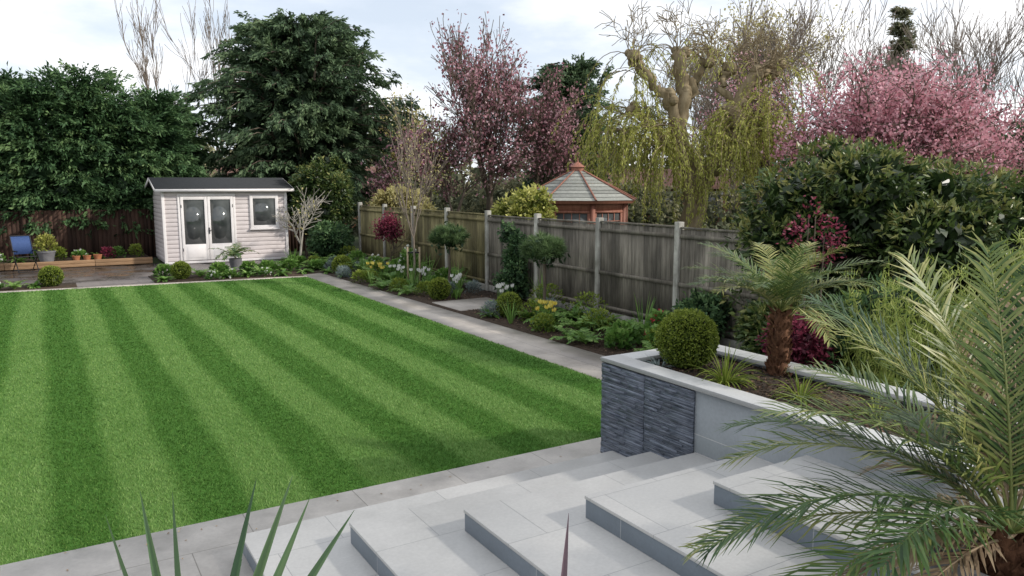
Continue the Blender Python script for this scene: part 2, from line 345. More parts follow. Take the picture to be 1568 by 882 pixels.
def slab(name,pts,z,mat,h=.06):
    g=Geo(); k=[(p[0],p[1]) for p in pts]
    g.add([[x,y,z] for x,y in k]+[[x,y,z-h] for x,y in k],[[0,1,2,3],[0,4,5,1],[1,5,6,2],[2,6,7,3],[3,7,4,0]]); return gbuild(g,name,[mat])
slab('patio',[(-16,-12),(6,-12),(6,.495),(-16,.495)],.012,M_pave)
slab('garden_path',[(1.875,.5),(2.85,.5),(2.45,16.3),(1.875,16.1)],.012,M_path)
slab('stone_kerb',[(-16,far_c(-16)+.005),(1.87,far_c(1.87)+.005),(1.87,far_c(1.87)+.12),(-16,far_c(-16)+.12)],.022,M_path)
slab('flower_bed_soil',[(2.86,.5),(5.2,.5),(5.2,21.1),(2.46,21.1)],-.002,M_soil,.03)
slab('rear_border_soil',[(-1.9,far_c(-2)+.17),(2.44,16.0),(2.44,19.0),(-1.9,18.2)],.004,M_soil,.03)
slab('rear_border_soil',[(-9,far_c(-9)+.17),(-3.7,far_c(-3.7)+.17),(-3.7,17.6),(-9,18.1)],.004,M_soil,.03)
slab('wet_patio',[(-16,15.5),(4.6,15.5),(4.6,21.9),(-16,21.9)],-.012,M_wet,.02)
slab('stepping_stone_pad',[(2.86,8.3),(4.2,8.3),(4.2,9.6),(2.83,9.6)],.014,M_path)
slab('shrub_bed_soil',[(1.36,-4),(12,-4),(12,.49),(1.36,.49)],.05,M_soil,.05)
rg=R(3); g=Geo(); n=7000
A=rg.uniform(2.9,4.7,n); C=rg.uniform(1,19,n); P=np.stack([A,C,rg.uniform(.0,.02,n)],1)
k=~((A<4.25)&(C>8.25)&(C<9.65)); P=P[k]; n=len(P)
g.leaves(P,unit(rg.normal(size=(n,3))*[1,1,.25]),rg.uniform(.02,.06,n),.025,rg,0,rg.random(n),up=.7)
M_chip=leafmat('bark_chip',[(.025,.015,.01),(.075,.045,.028),(.18,.12,.08)],.9,0)
gbuild(g,'bark_mulch',[M_chip])
# fallen leaves and petals lying on the paving and the lawn edge
rg=R(4); g=Geo(); n=170
A=np.concatenate([rg.uniform(-9,1.8,70),rg.uniform(1.9,2.8,100)]); C=np.concatenate([rg.uniform(-.15,.49,70),rg.uniform(.5,15,100)])
P=np.stack([A,C,np.full(n,.0165)],1); g.leaves(P,unit(rg.normal(size=(n,3))*[1,1,.03]),rg.uniform(.012,.035,n),.014,rg,0,rg.random(n),up=.96,fold=.03)
gbuild(g,'fallen_leaves',[M_dead])
# ------------------------------------------------------------ steps
g=Geo()
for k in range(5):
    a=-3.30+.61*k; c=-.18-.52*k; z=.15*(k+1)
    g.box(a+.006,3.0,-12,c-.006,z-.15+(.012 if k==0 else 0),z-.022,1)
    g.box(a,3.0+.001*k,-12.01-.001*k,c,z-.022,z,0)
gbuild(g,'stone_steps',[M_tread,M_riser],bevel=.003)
# ------------------------------------------------------------ raised planter
pl=empty('raised_planter',(OX,OY,0),PH)
W=1.35; D=3.3; SL=1.2
g=Geo(); g.box(.03,.16,-D,0-.03,0,.955,0); g.box(W-.16,W-.03,-D,-.03,0,.955,0); g.box(.16,W-.16,-.16,-.03,0,.955,0); g.box(.16,W-.16,-D,-D+.13,0,.955,0)
g.build('walls',[M_wall],parent=pl)
g=Geo(); g.box(0,.22,-D-.02,0,.963,1.0); g.box(W-.22,W,-D-.02,0,.963,1.0); g.box(.2205,W-.2205,-.22,0,.963,.9995); g.box(.2205,W-.2205,-D-.02,-D+.2,.963,.9995)
g.build('coping',[M_capst],parent=pl,bevel=.004)
g=Geo(); g.box(.012,.10,-SL,-.01,.955,.9625); g.build('black_trim',[M_black],parent=pl)
rg=R(5); g=Geo(); z=0.0
while z<.945:
    h=rg.choice([.012,.016,.020,.026]); h=min(h,.948-z)
    for (y0,y1) in ((-SL,-.61),(-.602,-.012)):
        y=y0
        while y<y1-.01:
            l=rg.uniform(.08,.4); e=min(y+l,y1)
            if y1-e<.05: e=y1
            pr=rg.uniform(.002,.013)
            g.box(.012-pr+.006,.0295,y+.0006,e-.0006,z+.0006,z+h-.0006,0,rg.uniform(.15,.95))
            y=e
    z+=h
g.build('slate_cladding',[M_slate],parent=pl)
g=Geo(); g.box(.17,W-.17,-D+.14,-.17,.5,.93)
rg=R(6); n=2500; P=np.stack([rg.uniform(.2,W-.2,n),rg.uniform(-D+.2,-.2,n),rg.uniform(.925,.95,n)],1)
g.leaves(P,unit(rg.normal(size=(n,3))*[1,1,.3]),rg.uniform(.015,.05,n),.02,rg,1,rg.random(n),up=.6)
g.build('soil',[M_soil,M_chip],parent=pl)
# ------------------------------------------------------------ plants helpers
def boxball(a,c,z,r,seed,n=6000,ls=.022,name='box_ball'):
    rg=R(seed); g=Geo(); d=unit(rg.normal(size=(n,3)))
    bump=1+.03*np.sin(d[:,0]*9+seed)*np.sin(d[:,1]*8)+.02*rg.normal(size=n)
    P=d*(r*bump*rg.uniform(.9,1.0,n))[:,None]; P[:,2]*=.97
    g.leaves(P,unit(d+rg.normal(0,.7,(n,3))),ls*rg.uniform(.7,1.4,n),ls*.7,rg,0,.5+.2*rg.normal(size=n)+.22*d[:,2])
    k=900; d=unit(rg.normal(size=(k,3))); g.leaves(d*r*rg.uniform(.4,.86,(k,1)),unit(np.cross(d,rg.normal(size=(k,3)))),r*.4,r*.3,rg,0,np.zeros(k))  # inner leaves at darkest tint, shade inside the ball painted in
    g.tube([[0,0,-r-.05],[0,0,-.3*r]],[.02,.015],6,1)
    x=LW(a,c,z+r*.93); return g.build(name,[M_box,M_bark],loc=x)
def fern(a,c,z,s,seed,mat=None,name='fern_plant'):
    rg=R(seed); g=Geo(); n=11
    for i in range(n):
        frond(g,rg,(0,0,0),i*2*PI/n+rg.normal(0,.2),rg.uniform(.7,1.25),s*rg.uniform(.8,1.15),rg.uniform(1.0,1.7),20,s*.24,s*.05,0,rg.uniform(.35,.75),vee=.1,sweep=.3,rr=.004)
    g.build(name,[mat or M_green],loc=LW(a,c,z))
def clump(a,c,z,r,h,seed,mat,n=500,ll=.07,lw=.03,name='shrub',out=1.,upd=.6,droop=0.,flower=None):
    rg=R(seed); g=Geo(); th=rg.uniform(0,2*PI,n); q=np.sqrt(rg.random(n)); zz=rg.random(n)**.7
    prof=np.sqrt(np.clip(1-(zz*.95)**2,0,1))
    P=np.stack([np.cos(th)*q*r*prof,np.sin(th)*q*r*prof,zz*h],1)
    D=unit(np.stack([np.cos(th)*out*q,np.sin(th)*out*q,np.full(n,upd)],1)+rg.normal(0,.35,(n,3))+[0,0,-droop])
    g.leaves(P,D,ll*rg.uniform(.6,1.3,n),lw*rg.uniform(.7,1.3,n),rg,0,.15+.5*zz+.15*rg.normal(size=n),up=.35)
    if flower:
        k=flower[1]; i=rg.choice(n,k); Pf=P[i]*[1,1,1.05]+[0,0,h*.12]
        for _ in range(6): g.leaves(Pf,unit(rg.normal(size=(k,3))+[0,0,.6]),.06,.05,rg,1,rg.random(k))
        g.segs(P[i]*[.8,.8,.3],Pf,np.full(k,.004),np.full(k,.003),4,0,.4)
    g.build(name,[mat]+([flower[0]] if flower else []),loc=LW(a,c,z))
def irisp(a,c,z,h,seed,mat,n=16,w=.025,bend=.5,name='iris_plant',spread=.45):
    rg=R(seed); g=Geo()
    for i in range(n):
        t=rg.uniform(0,2*PI); e=rg.uniform(.05,spread)
        g.strap([math.cos(t)*.03,math.sin(t)*.03,0],[math.cos(t)*e,math.sin(t)*e,1],h*rg.uniform(.6,1.1),w,bend*rg.uniform(.4,1.4),rg,0,rg.uniform(.3,.9))
    g.build(name,[mat],loc=LW(a,c,z))
def tulips(a,c,seed,mat,n=8,name='tulip_plant'):
    rg=R(seed); g=Geo()
    for i in range(n):
        x,y=rg.normal(0,.12,2); h=rg.uniform(.34,.5); g.tube([[x,y,0],[x+.01,y,h*.5],[x+.015,y,h]],[.006,.005,.004],5,0,.5)
        for q in range(5):
            t=q*2*PI/5; g.leaves(np.array([[x+.015+math.cos(t)*.016,y+math.sin(t)*.016,h]]),unit(np.array([[math.cos(t)*.25,math.sin(t)*.25,1.]])),.085,.05,rg,1,rg.random(1))
        for q in range(3):
            t=rg.uniform(0,2*PI); g.strap([x,y,0],[math.cos(t)*.4,math.sin(t)*.4,1],.26,.035,.5,rg,0,.6)
    g.build(name,[M_green,mat],loc=LW(a,c,0))
def hosta(a,c,z,s,seed,mat=None,name='hosta_plant'):
    rg=R(seed); g=Geo(); n=26
    for i in range(n):
        t=rg.uniform(0,2*PI); e=rg.uniform(.4,1.3)
        g.strap([0,0,0],[math.cos(t)*e,math.sin(t)*e,1],s*rg.uniform(.7,1.1),s*.32,rg.uniform(.9,1.6),rg,0,rg.uniform(.3,.8),k=5,fold=.15)
    g.build(name,[mat or M_green],loc=LW(a,c,z))
boxball(.62,-.48,.93,.275,11,10000,.02)
irisp(.46,-1.1,.93,.36,12,M_box,80,.013,1.6,name='sedge_plant',spread=1.6)
irisp(.36,-.40,.93,.16,13,M_grey,30,.012,1.2,name='carnation_plant',spread=1.4)
irisp(.6,-1.75,.93,.30,14,M_box,50,.012,1.6,name='sedge_plant',spread=1.6)
irisp(.75,-2.3,.93,.26,15,M_box,50,.012,1.6,name='sedge_plant',spread=1.6)
# ------------------------------------------------------------ palms
def palmtrunk(g,rng,x,y,z0,z1,r0,r1,m):
    k=14; zs=np.linspace(z0,z1,k); P=np.stack([x+.02*np.sin(zs*4),y+0*zs,zs],1)
    g.tube(P,np.linspace(r0,r1,k)*(1+.12*(np.arange(k)%2)),10,m,.5,wob=.08,rng=rng)
    n=260; t=rng.uniform(0,2*PI,n); zz=rng.uniform(z0,z1,n); rr=r0+(r1-r0)*(zz-z0)/(z1-z0)
    P=np.stack([x+np.cos(t)*rr*.9,y+np.sin(t)*rr*.9,zz],1); D=unit(np.stack([np.cos(t)*.7,np.sin(t)*.7,np.full(n,1.)],1)+rng.normal(0,.15,(n,3)))
    g.leaves(P,D,.09*rng.uniform(.6,1.3,n),.035,rng,m,rng.random(n),up=.3)
rg=R(21); g=Geo(); palmtrunk(g,rg,0,0,-.05,.56,.07,.06,1)
for i in range(25):
    azz=i*2.4+rg.normal(0,.15)
    el=rg.uniform(.55,1.3) if i<20 else rg.uniform(.3,.55); dr=rg.uniform(.75,1.2)
    if math.cos(azz)<-.2: el=max(el,.75); dr=min(dr,1.05)
    frond(g,rg,(0,0,.56),azz,el,rg.uniform(.78,.98),dr,46,.21,.012,0,rg.uniform(.35,.9),vee=.3,sweep=.7,rr=.007)
g.build('palm_tree',[M_palm,M_palmbark,M_dead],loc=(2.34,6.62,.93))
rg=R(22); g=Geo(); palmtrunk(g,rg,0,0,-.3,.10,.10,.09,1)
spec=[(PI*1.0,.95,1.2,1.1),(PI*1.02,.5,1.38,1.2),(PI*.75,1.15,1.3,.8),(PI*.6,1.25,1.3,.5),(PI*.3,1.1,1.3,.9),(PI*.15,1.2,1.2,.8),(PI*.97,.22,1.35,.75),(0,.9,1.2,1.),(PI*1.7,.9,1.1,1.1),(PI*.45,1.4,1.25,.4),(PI*1.8,.5,1.0,1.2),(PI*.2,.6,1.1,1.2),(PI*.88,1.2,1.25,.9),(PI*1.1,.3,1.2,.9),(PI*.4,.8,1.1,1.1),(PI*.82,.7,1.3,1.1),(PI*.68,.9,1.2,1.),(PI*.93,.75,1.25,1.3),(PI*.55,.7,1.1,1.2),(PI*1.2,.7,1.0,1.3),(PI*.3,1.35,1.2,.5)]
for i,(az,el,l,dr) in enumerate(spec):
    frond(g,rg,(0,0,.1),az+rg.normal(0,.05),el,l,dr,66,.32,.012,0,rg.uniform(.15,.8),vee=.35,sweep=.75,rr=.009)
for i in range(9):
    frond(g,rg,(0,0,.08),[PI*.35,PI*.6,PI*.95,PI*.1,PI*1.15,PI*.5,PI*.25,PI*.75,PI*1.05][i],[1.25,.3,.0,.6,.1,1.3,1.0,.9,.5][i],[1.25,.65,.75,.9,.7,.9,1.1,.7,.6][i],[.7,1.2,.8,1.2,.8,.5,.6,1.6,1.6][i],44,.2,.013,2,rg.uniform(.3,.9),vee=.2,sweep=1.1,rr=.009)
g.build('palm_tree',[M_palm,M_palmbark,M_dead],loc=(2.12,3.1,1.03))
g=Geo(); g.frustum(0,0,0,.30,.26,.36,4,0,rot=PI/4); g.frustum(0,0,.26,.36,.26001,.31,4,0,rot=PI/4); g.frustum(0,0,.26,.31,.2,.30,4,0,rot=PI/4); g.frustum(0,0,.205,.31,.2051,.001,4,1,rot=PI/4)
g.build('square_planter',[M_gpot,M_soil],loc=(2.12,3.1,.75),rz=PH)
rg=R(31); g=Geo(); g.frustum(0,0,0,.24,.62,.30,20,1); g.frustum(0,0,.62,.30,.6201,.26,20,1); g.frustum(0,0,.62,.26,.56,.25,20,1); g.frustum(0,0,.565,.26,.5651,.001,20,2)
g.tube([[0,0,.5],[.01,0,.8],[0,0,1.08]],[.05,.045,.04],8,3)
tips=[(-.19,.0,.68),(-.12,.05,.71),(.005,-.05,.75),(.16,.02,.77),(.23,.07,.78),(.30,-.03,.79),(.42,.03,.77),(-.3,.1,.5),(.1,.3,.55),(.1,-.35,.4),(-.2,-.3,.4),(.35,-.3,.4),(.45,.3,.4),(-.3,.3,.4)]
for (dx,dy,L_) in tips:
    g.strap([dx*.15,dy*.15,1.05],[dx,dy,.68],L_*.98 if L_>.6 else L_*.8,.034,.02,rg,0,rg.uniform(.3,.8),k=10,fold=.3,side=[.9,rg.uniform(-.5,.5),0])
M_yuc=leafmat('yucca_leaf',[(.04,.09,.05),(.085,.155,.075),(.16,.25,.11)],.4,.15)
g.build('yucca_plant',[M_yuc,M_gpot,M_soil,M_bark],loc=(-.90,2.0,0.012))
rg=R(32); g=Geo(); g.frustum(0,0,0,.17,.4,.22,20,1); g.frustum(0,0,.4,.22,.4001,.19,20,1); g.frustum(0,0,.36,.2,.3601,.001,20,2)
g.strap([0,0,.36],[.07,.0,1],1.05,.045,.03,rg,0,.6,k=8,fold=.3,side=[1,.3,0])
for i in range(14):
    t=rg.uniform(0,2*PI); g.strap([0,0,.36],[math.cos(t)*.5,math.sin(t)*.5,1],rg.uniform(.5,.8),.03,.3,rg,0,rg.random(),fold=.3)
M_phor=leafmat('phormium_leaf',[(.07,.045,.06),(.12,.08,.10),(.2,.14,.16)],.4,.1)
g.build('phormium_plant',[M_phor,M_gpot,M_soil],loc=(.08,2.0,.30))
# ------------------------------------------------------------ fence
fe=empty('garden_fence',(OX,OY,0),PH); FA=4.83
rg=R(41); g=Geo(); gp=Geo()
for k in range(-1,8):
    c=4.09+2.18*k
    gp.box(FA-.065,FA+.06,c-.055,c+.055,0,1.95+rg.normal(0,.012),0,rg.uniform(.3,.8))
    if k==7: break
    y0,y1=c+.057,c+2.18-.057
    gp.box(FA-.025,FA+.025,y0,y1,0,.15,0,rg.uniform(.3,.6))
    mm=0 if k<3 else 1
    base=[.6,.35,.6,.4,.5,.35,.5,.6,.4][k+1]
    nb=18; bw=(y1-y0)/nb; dz=rg.normal(0,.012)
    for i in range(nb):
        y=y0+i*bw; tt=np.clip(base+rg.normal(0,.22),0,1)
        g.box(FA-.012,FA+.004,y,y+bw*1.08,.153,1.82+dz+rg.normal(0,.004),mm,tt,rz=.06)
    g.box(FA-.05,FA-.018,y0,y1,.86,.93,mm,base); g.box(FA-.03,FA+.03,y0,y1,1.83+dz,1.862+dz,mm,base*.9)
    g.box(FA-.045,FA-.018,y0,y1,.2,.27,mm,base); g.box(FA-.045,FA-.018,y0,y1,1.68,1.745,mm,base)
g.build('panels',[M_timber,M_timg],parent=fe); gp.build('posts',[M_conc],parent=fe,bevel=.008)
g=Geo(); rg=R(42)
for x in np.arange(-16,5.0,.13): g.box(x,x+.135,24.1,24.12,0,1.7+rg.normal(0,.003),0,rg.random(),rz=.04)
for x in np.arange(-16,5.0,1.85): g.box(x,x+.1,24.02,24.09,0,1.75,0,.4)
gbuild(g,'rear_fence',[M_brownf])
g=Geo()
for i,x in enumerate(np.arange(-15,-1.3,2.4)):
    for j in range(2): g.box(x,min(x+2.39,-1.35),21.92,22.07,.0+.10*j+.002,.098+.10*j,0)
g.box(-15,-1.35,22.08,24.0,0,.15,1)
gbuild(g,'timber_raised_bed',[M_sleeper,M_soil],bevel=.006)
# ------------------------------------------------------------ garden summerhouse
sh=empty('summerhouse',LW(-1.04,21.23,0),PH)
g=Geo(); W_,D_,H_=3.9,2.4,2.36
g.box(.03,W_-.03,.03,D_-.03,0,H_-.02,0)
z=.08
while z<H_-.02:
    h=min(.135,H_-z)
    g.box(0,W_,.0,.028,z+.006,z+h-.004,0); g.box(.0,.028,.03,D_,z+.006,z+h-.004,0); g.box(W_-.028,W_,.03,D_,z+.006,z+h-.004,0); z+=.14
for x in (.01,W_-.04):
    g.add([[x,0,H_],[x,D_,H_],[x,D_/2,H_+.30],[x,D_/2,H_+.30],[x+.03,0,H_],[x+.03,D_,H_],[x+.03,D_/2,H_+.30],[x+.03,D_/2,H_+.30]],[[0,1,2,3],[4,7,6,5]],0)
g.build('walls',[M_shed],parent=sh,bevel=.004)
g=Geo(); g.box(-.03,.06,-.03,.0,0,H_,0); g.box(W_-.06,W_+.03,-.03,0,0,H_,0); g.box(-.03,W_+.03,-.035,.0-.001,0,.075,0)
fx0,fx1=.44,2.22
g.box(fx0,fx0+.07,-.03,-.001,.08,2.17,0); g.box(fx1-.07,fx1,-.03,-.001,.08,2.17,0); g.box(fx0,fx1,-.034,-.001,2.172,2.25,0)
def leaf(x0,x1):
    s=.085
    g.box(x0,x0+s,-.05,-.005,.1,2.16,0); g.box(x1-s,x1,-.05,-.005,.1,2.16,0)
    g.box(x0+s,x1-s,-.048,-.005,2.06,2.16,0); g.box(x0+s,x1-s,-.048,-.005,.1,.62,0); g.box(x0+s+.06,x1-s-.06,-.056,-.048,.18,.54,0)
leaf(.52,1.325); leaf(1.335,2.14)
wx0,wx1=2.68,3.62
g.box(wx0,wx0+.1,-.05,-.001,1.08,2.2,0); g.box(wx1-.1,wx1,-.05,-.001,1.08,2.2,0); g.box(wx0+.1,wx1-.1,-.048,-.001,2.08,2.2,0); g.box(wx0+.1,wx1-.1,-.048,-.001,1.08,1.18,0); g.box(wx0-.03,wx1+.03,-.09,-.001,1.03,1.078,0)
g.build('door_and_window_frames',[M_white],parent=sh,bevel=.004)
g=Geo(); g.box(.605,1.24,-.02,-.008,.62,2.06); g.box(1.42,2.055,-.02,-.008,.62,2.06); g.box(wx0+.1,wx1-.1,-.02,-.008,1.18,2.08); g.build('glazing',[M_glass],parent=sh)
g=Geo(); g.box(1.345,1.375,-.075,-.051,.95,1.15); g.box(1.345,1.45,-.095,-.076,1.06,1.075)
g.box(.53,.55,-.056,-.051,1.8,1.9);g.box(.53,.55,-.056,-.051,.4,.5);g.box(2.11,2.13,-.056,-.051,1.8,1.9);g.box(2.11,2.13,-.056,-.051,.4,.5); g.build('door_handle',[M_black],parent=sh)
g=Geo(); o=.22; zr=H_+.42; ze=zr-(D_/2+.2)*.26
for sg in(0,1):
    y0=-.2 if sg==0 else D_+.2
    V=[[-o,y0,ze],[W_+o,y0,ze],[W_+o,D_/2,zr],[-o,D_/2,zr]]; V2=[[x,y,z-.04] for x,y,z in V]
    g.add(V+V2,[[0,1,2,3],[4,7,6,5],[0,4,5,1],[1,5,6,2],[0,3,7,4]],0)
g.build('roof',[M_felt],parent=sh)
g=Geo(); g.box(-o,W_+o,-.225,-.201,ze-.10,ze-.012,0)
for x in(-o-.022,W_+o+.001):
    for y0 in(-.2,D_+.2):
        V=[[x,y0,ze-.1],[x+.02,y0,ze-.1],[x+.02,D_/2,zr-.1],[x,D_/2,zr-.1]]; V2=[[p[0],p[1],p[2]+.09] for p in V]
        g.add(V+V2,[[0,1,2,3],[4,7,6,5],[0,4,5,1],[1,5,6,2],[2,6,7,3],[3,7,4,0]],0)
g.build('bargeboards',[M_white],parent=sh)
# ------------------------------------------------------------ gazebo
gz=empty('cedar_gazebo',(2.02,24,0),.2); gz.scale=(1.15,1.15,1.0); g=Geo(); n=8
r0=1.36
for i in range(n):
    t0=i*2*PI/n; t1=(i+1)*2*PI/n; p0=np.array([math.cos(t0),math.sin(t0)])*r0; p1=np.array([math.cos(t1),math.sin(t1)])*r0
    d=p1-p0; Ls=np.linalg.norm(d); an=math.atan2(d[1],d[0])
    def bx(x0,x1,y0,y1,z0,z1,m=0,t=.5):
        V=np.array([[x,y,z] for z in(z0,z1) for y in(y0,y1) for x in(x0,x1)],float)
        q=np.stack([p0[0]+V[:,0]*math.cos(an)-V[:,1]*math.sin(an),p0[1]+V[:,0]*math.sin(an)+V[:,1]*math.cos(an),V[:,2]],1)
        g.add(q,[[0,2,3,1],[4,5,7,6],[0,1,5,4],[2,6,7,3],[0,4,6,2],[1,3,7,5]],m,t)
    bx(-.05,.05,-.06,.04,0,2.1,0,.6)
    bx(.05,Ls-.05,-.02,.02,0,.95,0,.4); bx(.05,Ls-.05,-.035,.03,.95,1.02,0,.7); bx(.05,Ls-.05,-.035,.03,1.72,1.79,0,.7); bx(.05,Ls-.05,-.02,.02,1.79,2.12,0,.75)
    bx(.05,.12,-.03,.02,1.02,1.72,0,.6); bx(Ls-.12,Ls-.05,-.03,.02,1.02,1.72,0,.6); bx(.12,Ls-.12,-.002,.004,1.02,1.72,1)
    for x in np.linspace(.12,Ls-.12,5)[1:-1]: bx(x-.01,x+.01,-.02,-.004,1.02,1.72,0,.8)
    for zz in(1.25,1.48): bx(.12,Ls-.12,-.021,-.004,zz-.01,zz+.01,0,.8)
g.build('walls_and_windows',[M_cedar,M_glass],parent=gz)
g=Geo(); N_=9
for j in range(N_):
    f0=j/N_; f1=(j+1)/N_; za=2.08+f0*.9; zb=2.08+f1*.9
    g.frustum(0,0,za+.012,1.66*(1-f0)+.13*f0,zb+.0,1.66*(1-f1)+.13*f1,8,0,R(j).uniform(.2,.8,8))
g.build('roof_slopes',[M_shing],parent=gz)
g=Geo(); g.frustum(0,0,2.0,1.6,2.09,1.65,8,0,.6); g.frustum(0,0,2.09,1.66,2.091,1.0,8,0,.4)
for i in range(8):
    t=i*2*PI/8; g.segs([[math.cos(t)*1.68,math.sin(t)*1.68,2.10]],[[math.cos(t)*.1,math.sin(t)*.1,3.02]],[.024],[.02],6,0,.6)
g.frustum(0,0,2.96,.17,3.08,.17,8,0,.8); g.frustum(0,0,3.08,.22,3.24,.03,8,0,.7); g.frustum(0,0,3.24,.03,3.38,.004,8,0,.5)
g.build('ridges_and_finial',[M_cedar],parent=gz)
# ------------------------------------------------------------ distant houses
def house(x,y,w,d,he,hr,rz,name='brick_house'):
    e=empty(name,(x,y,0),rz); g=Geo(); g.box(-w/2,w/2,-d/2,d/2,0,he)
    for xx in(-w/2+.001,w/2-.001): g.add([[xx,-d/2,he],[xx,d/2,he],[xx,0,hr-.05],[xx,0,hr-.05]],[[0,1,2,3]])
    g.build('walls',[M_brick],parent=e)
    g=Geo(); g.add([[-w/2-.3,-d/2-.4,he-.15],[w/2+.3,-d/2-.4,he-.15],[w/2+.3,0,hr],[-w/2-.3,0,hr],[-w/2-.3,d/2+.4,he-.15],[w/2+.3,d/2+.4,he-.15]],[[0,1,2,3],[3,2,5,4]]); g.build('roof',[M_roof],parent=e)
    g=Geo(); g.box(-w*.3-.35,-w*.3+.35,-.3,.3,he,hr+.8); g.build('chimney',[M_brick],parent=e)
    g=Geo()
    for q in(-.15,.18): g.frustum(-w*.3+q,0,hr+.8,.11,hr+1.15,.09,10)
    g.build('chimney_pots',[M_pot],parent=e)
    g=Geo()
    for xx in(-w*.3,w*.05,w*.33): g.box(xx-.6,xx+.6,-d/2-.03,-d/2-.005,.9,2.0)
    g.build('windows',[M_glass],parent=e)
    g=Geo()
    for xx in(-w*.3,w*.05,w*.33):
        g.box(xx-.7,xx-.6,-d/2-.05,-d/2-.004,.82,2.1);g.box(xx+.6,xx+.7,-d/2-.05,-d/2-.004,.82,2.1);g.box(xx-.6,xx+.6,-d/2-.05,-d/2-.004,2.0,2.1);g.box(xx-.6,xx+.6,-d/2-.05,-d/2-.004,.82,.9)
    g.build('window_frames',[M_white],parent=e)
house(-13.2,48,9,7,2.4,3.6,.1); house(29,38,9,7,2.5,4.0,-.2); house(8.5,50,10,7,2.4,3.5,.05)
# ------------------------------------------------------------ conifers built from drooping boughs
def boughs(g,rng,origins,dirs,lens,ncl,per,Ln,W,m=0,start=.35,droop=.5,flat=.3,wid=.22,tb=.0,Sk=None,br=.02):
    P=[];D=[];T=[]
    for o,d,l in zip(origins,dirs,lens):
        d=unit(d); p=np.array(o,float); bt=.42+.14*rng.normal()+tb; side=unit(np.cross(d,[0,0,1.]))
        k=14; pts=[p.copy()]; dd=d.copy(); ds=[dd.copy()]
        for j in range(k):
            dd=unit(dd+np.array([0,0,.05 if j<6 else -droop*.16])); p=p+dd*l/k; pts.append(p.copy()); ds.append(dd.copy())
        pts=np.array(pts);ds=np.array(ds)
        if Sk is not None:
            for j in range(0,k,3): Sk.append((pts[j],pts[min(j+3,k)],br*(1-j/k)+.01,br*max(0,1-(j+3)/k)*.9+.01))
        n=ncl*per; u=np.clip(start+(1-start)*rng.random(ncl)**.8,0,1); f=u*k; i0=np.minimum(f.astype(int),k-1); fr=(f-i0)[:,None]
        c=pts[i0]*(1-fr)+pts[i0+1]*fr; wd=wid*l/3*(1.25-u)+.12
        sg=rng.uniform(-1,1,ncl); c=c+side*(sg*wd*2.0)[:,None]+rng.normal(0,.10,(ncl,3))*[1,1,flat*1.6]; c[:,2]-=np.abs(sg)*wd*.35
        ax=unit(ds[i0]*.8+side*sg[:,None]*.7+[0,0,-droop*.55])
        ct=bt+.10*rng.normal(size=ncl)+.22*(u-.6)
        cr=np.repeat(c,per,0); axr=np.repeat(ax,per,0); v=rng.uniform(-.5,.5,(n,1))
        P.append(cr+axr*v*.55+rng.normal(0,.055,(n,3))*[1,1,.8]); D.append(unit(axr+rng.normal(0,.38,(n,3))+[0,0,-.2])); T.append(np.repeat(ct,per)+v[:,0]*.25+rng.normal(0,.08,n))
    P=np.concatenate(P);D=np.concatenate(D);T=np.concatenate(T); k=P[:,2]>.1
    P=P[k];D=D[k];T=T[k]
    g.leaves(P,D,Ln*rng.uniform(.7,1.3,len(P)),W*rng.uniform(.7,1.3,len(P)),rng,m,T)
def conifer(name,x,y,h,rx,seed,nb,zb=1.6,mat=M_con,ncl=11,per=22,p=3.0,droop=.7,elv=(.0,.7),corek=2500,Ln=.22,W=.07,cone=False):
    rng=R(seed); g=Geo(); O=[];Dd=[];Ls=[]
    for i in range(nb):
        f=rng.random(); u=(f-.47)/.56; rad=rx*(1.02-f) if cone else rx*max(0.12,1-abs(u)**p)**.5; t=rng.uniform(0,2*PI)
        rad*=1+.10*math.sin(3*t+7*f+seed)+.10*math.sin(5*t-9*f); l=rad*rng.uniform(.72,1.08)
        ze=zb+(h-zb)*f; e=rng.uniform(*elv)+ .8*max(0,f-.5); z0=max(.6,ze-l*math.sin(e)*.75)
        z0=min(z0,h*(.98 if cone else .86))
        O.append([x,y,z0]); Dd.append([math.cos(t)*math.cos(e),math.sin(t)*math.cos(e),math.sin(e)]); Ls.append(max(.25 if cone else .8,l))
    for i in range(0 if cone else max(4,nb//14)):
        t=rng.uniform(0,2*PI); q=rng.uniform(0,.55)*rx; O.append([x+math.cos(t)*q,y+math.sin(t)*q,h-1.9-.35*q]); Dd.append([math.cos(t)*.35,math.sin(t)*.35,1]); Ls.append(rng.uniform(1.2,1.9))
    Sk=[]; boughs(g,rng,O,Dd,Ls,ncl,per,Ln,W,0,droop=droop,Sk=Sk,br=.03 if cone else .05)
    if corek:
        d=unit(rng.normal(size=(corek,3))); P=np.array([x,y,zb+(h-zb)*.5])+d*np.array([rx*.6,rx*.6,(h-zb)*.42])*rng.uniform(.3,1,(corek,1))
        g.leaves(P,unit(rng.normal(size=(corek,3))),.5,.35,rng,0,rng.uniform(0,.15,corek))  # large dark inner leaves, shade within the tree put into colour
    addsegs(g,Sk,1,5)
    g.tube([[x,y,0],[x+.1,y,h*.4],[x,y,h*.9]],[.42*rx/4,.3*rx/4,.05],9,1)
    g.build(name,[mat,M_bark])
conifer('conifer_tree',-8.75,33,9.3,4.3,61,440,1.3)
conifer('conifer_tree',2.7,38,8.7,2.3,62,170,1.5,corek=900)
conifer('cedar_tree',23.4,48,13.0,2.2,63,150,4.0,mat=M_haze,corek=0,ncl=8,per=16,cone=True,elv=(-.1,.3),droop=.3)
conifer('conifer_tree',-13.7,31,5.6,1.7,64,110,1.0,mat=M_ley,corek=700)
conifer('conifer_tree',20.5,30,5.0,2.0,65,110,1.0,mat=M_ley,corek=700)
rg=R(51); g=Geo(); O=[];Dd=[];Ls=[]
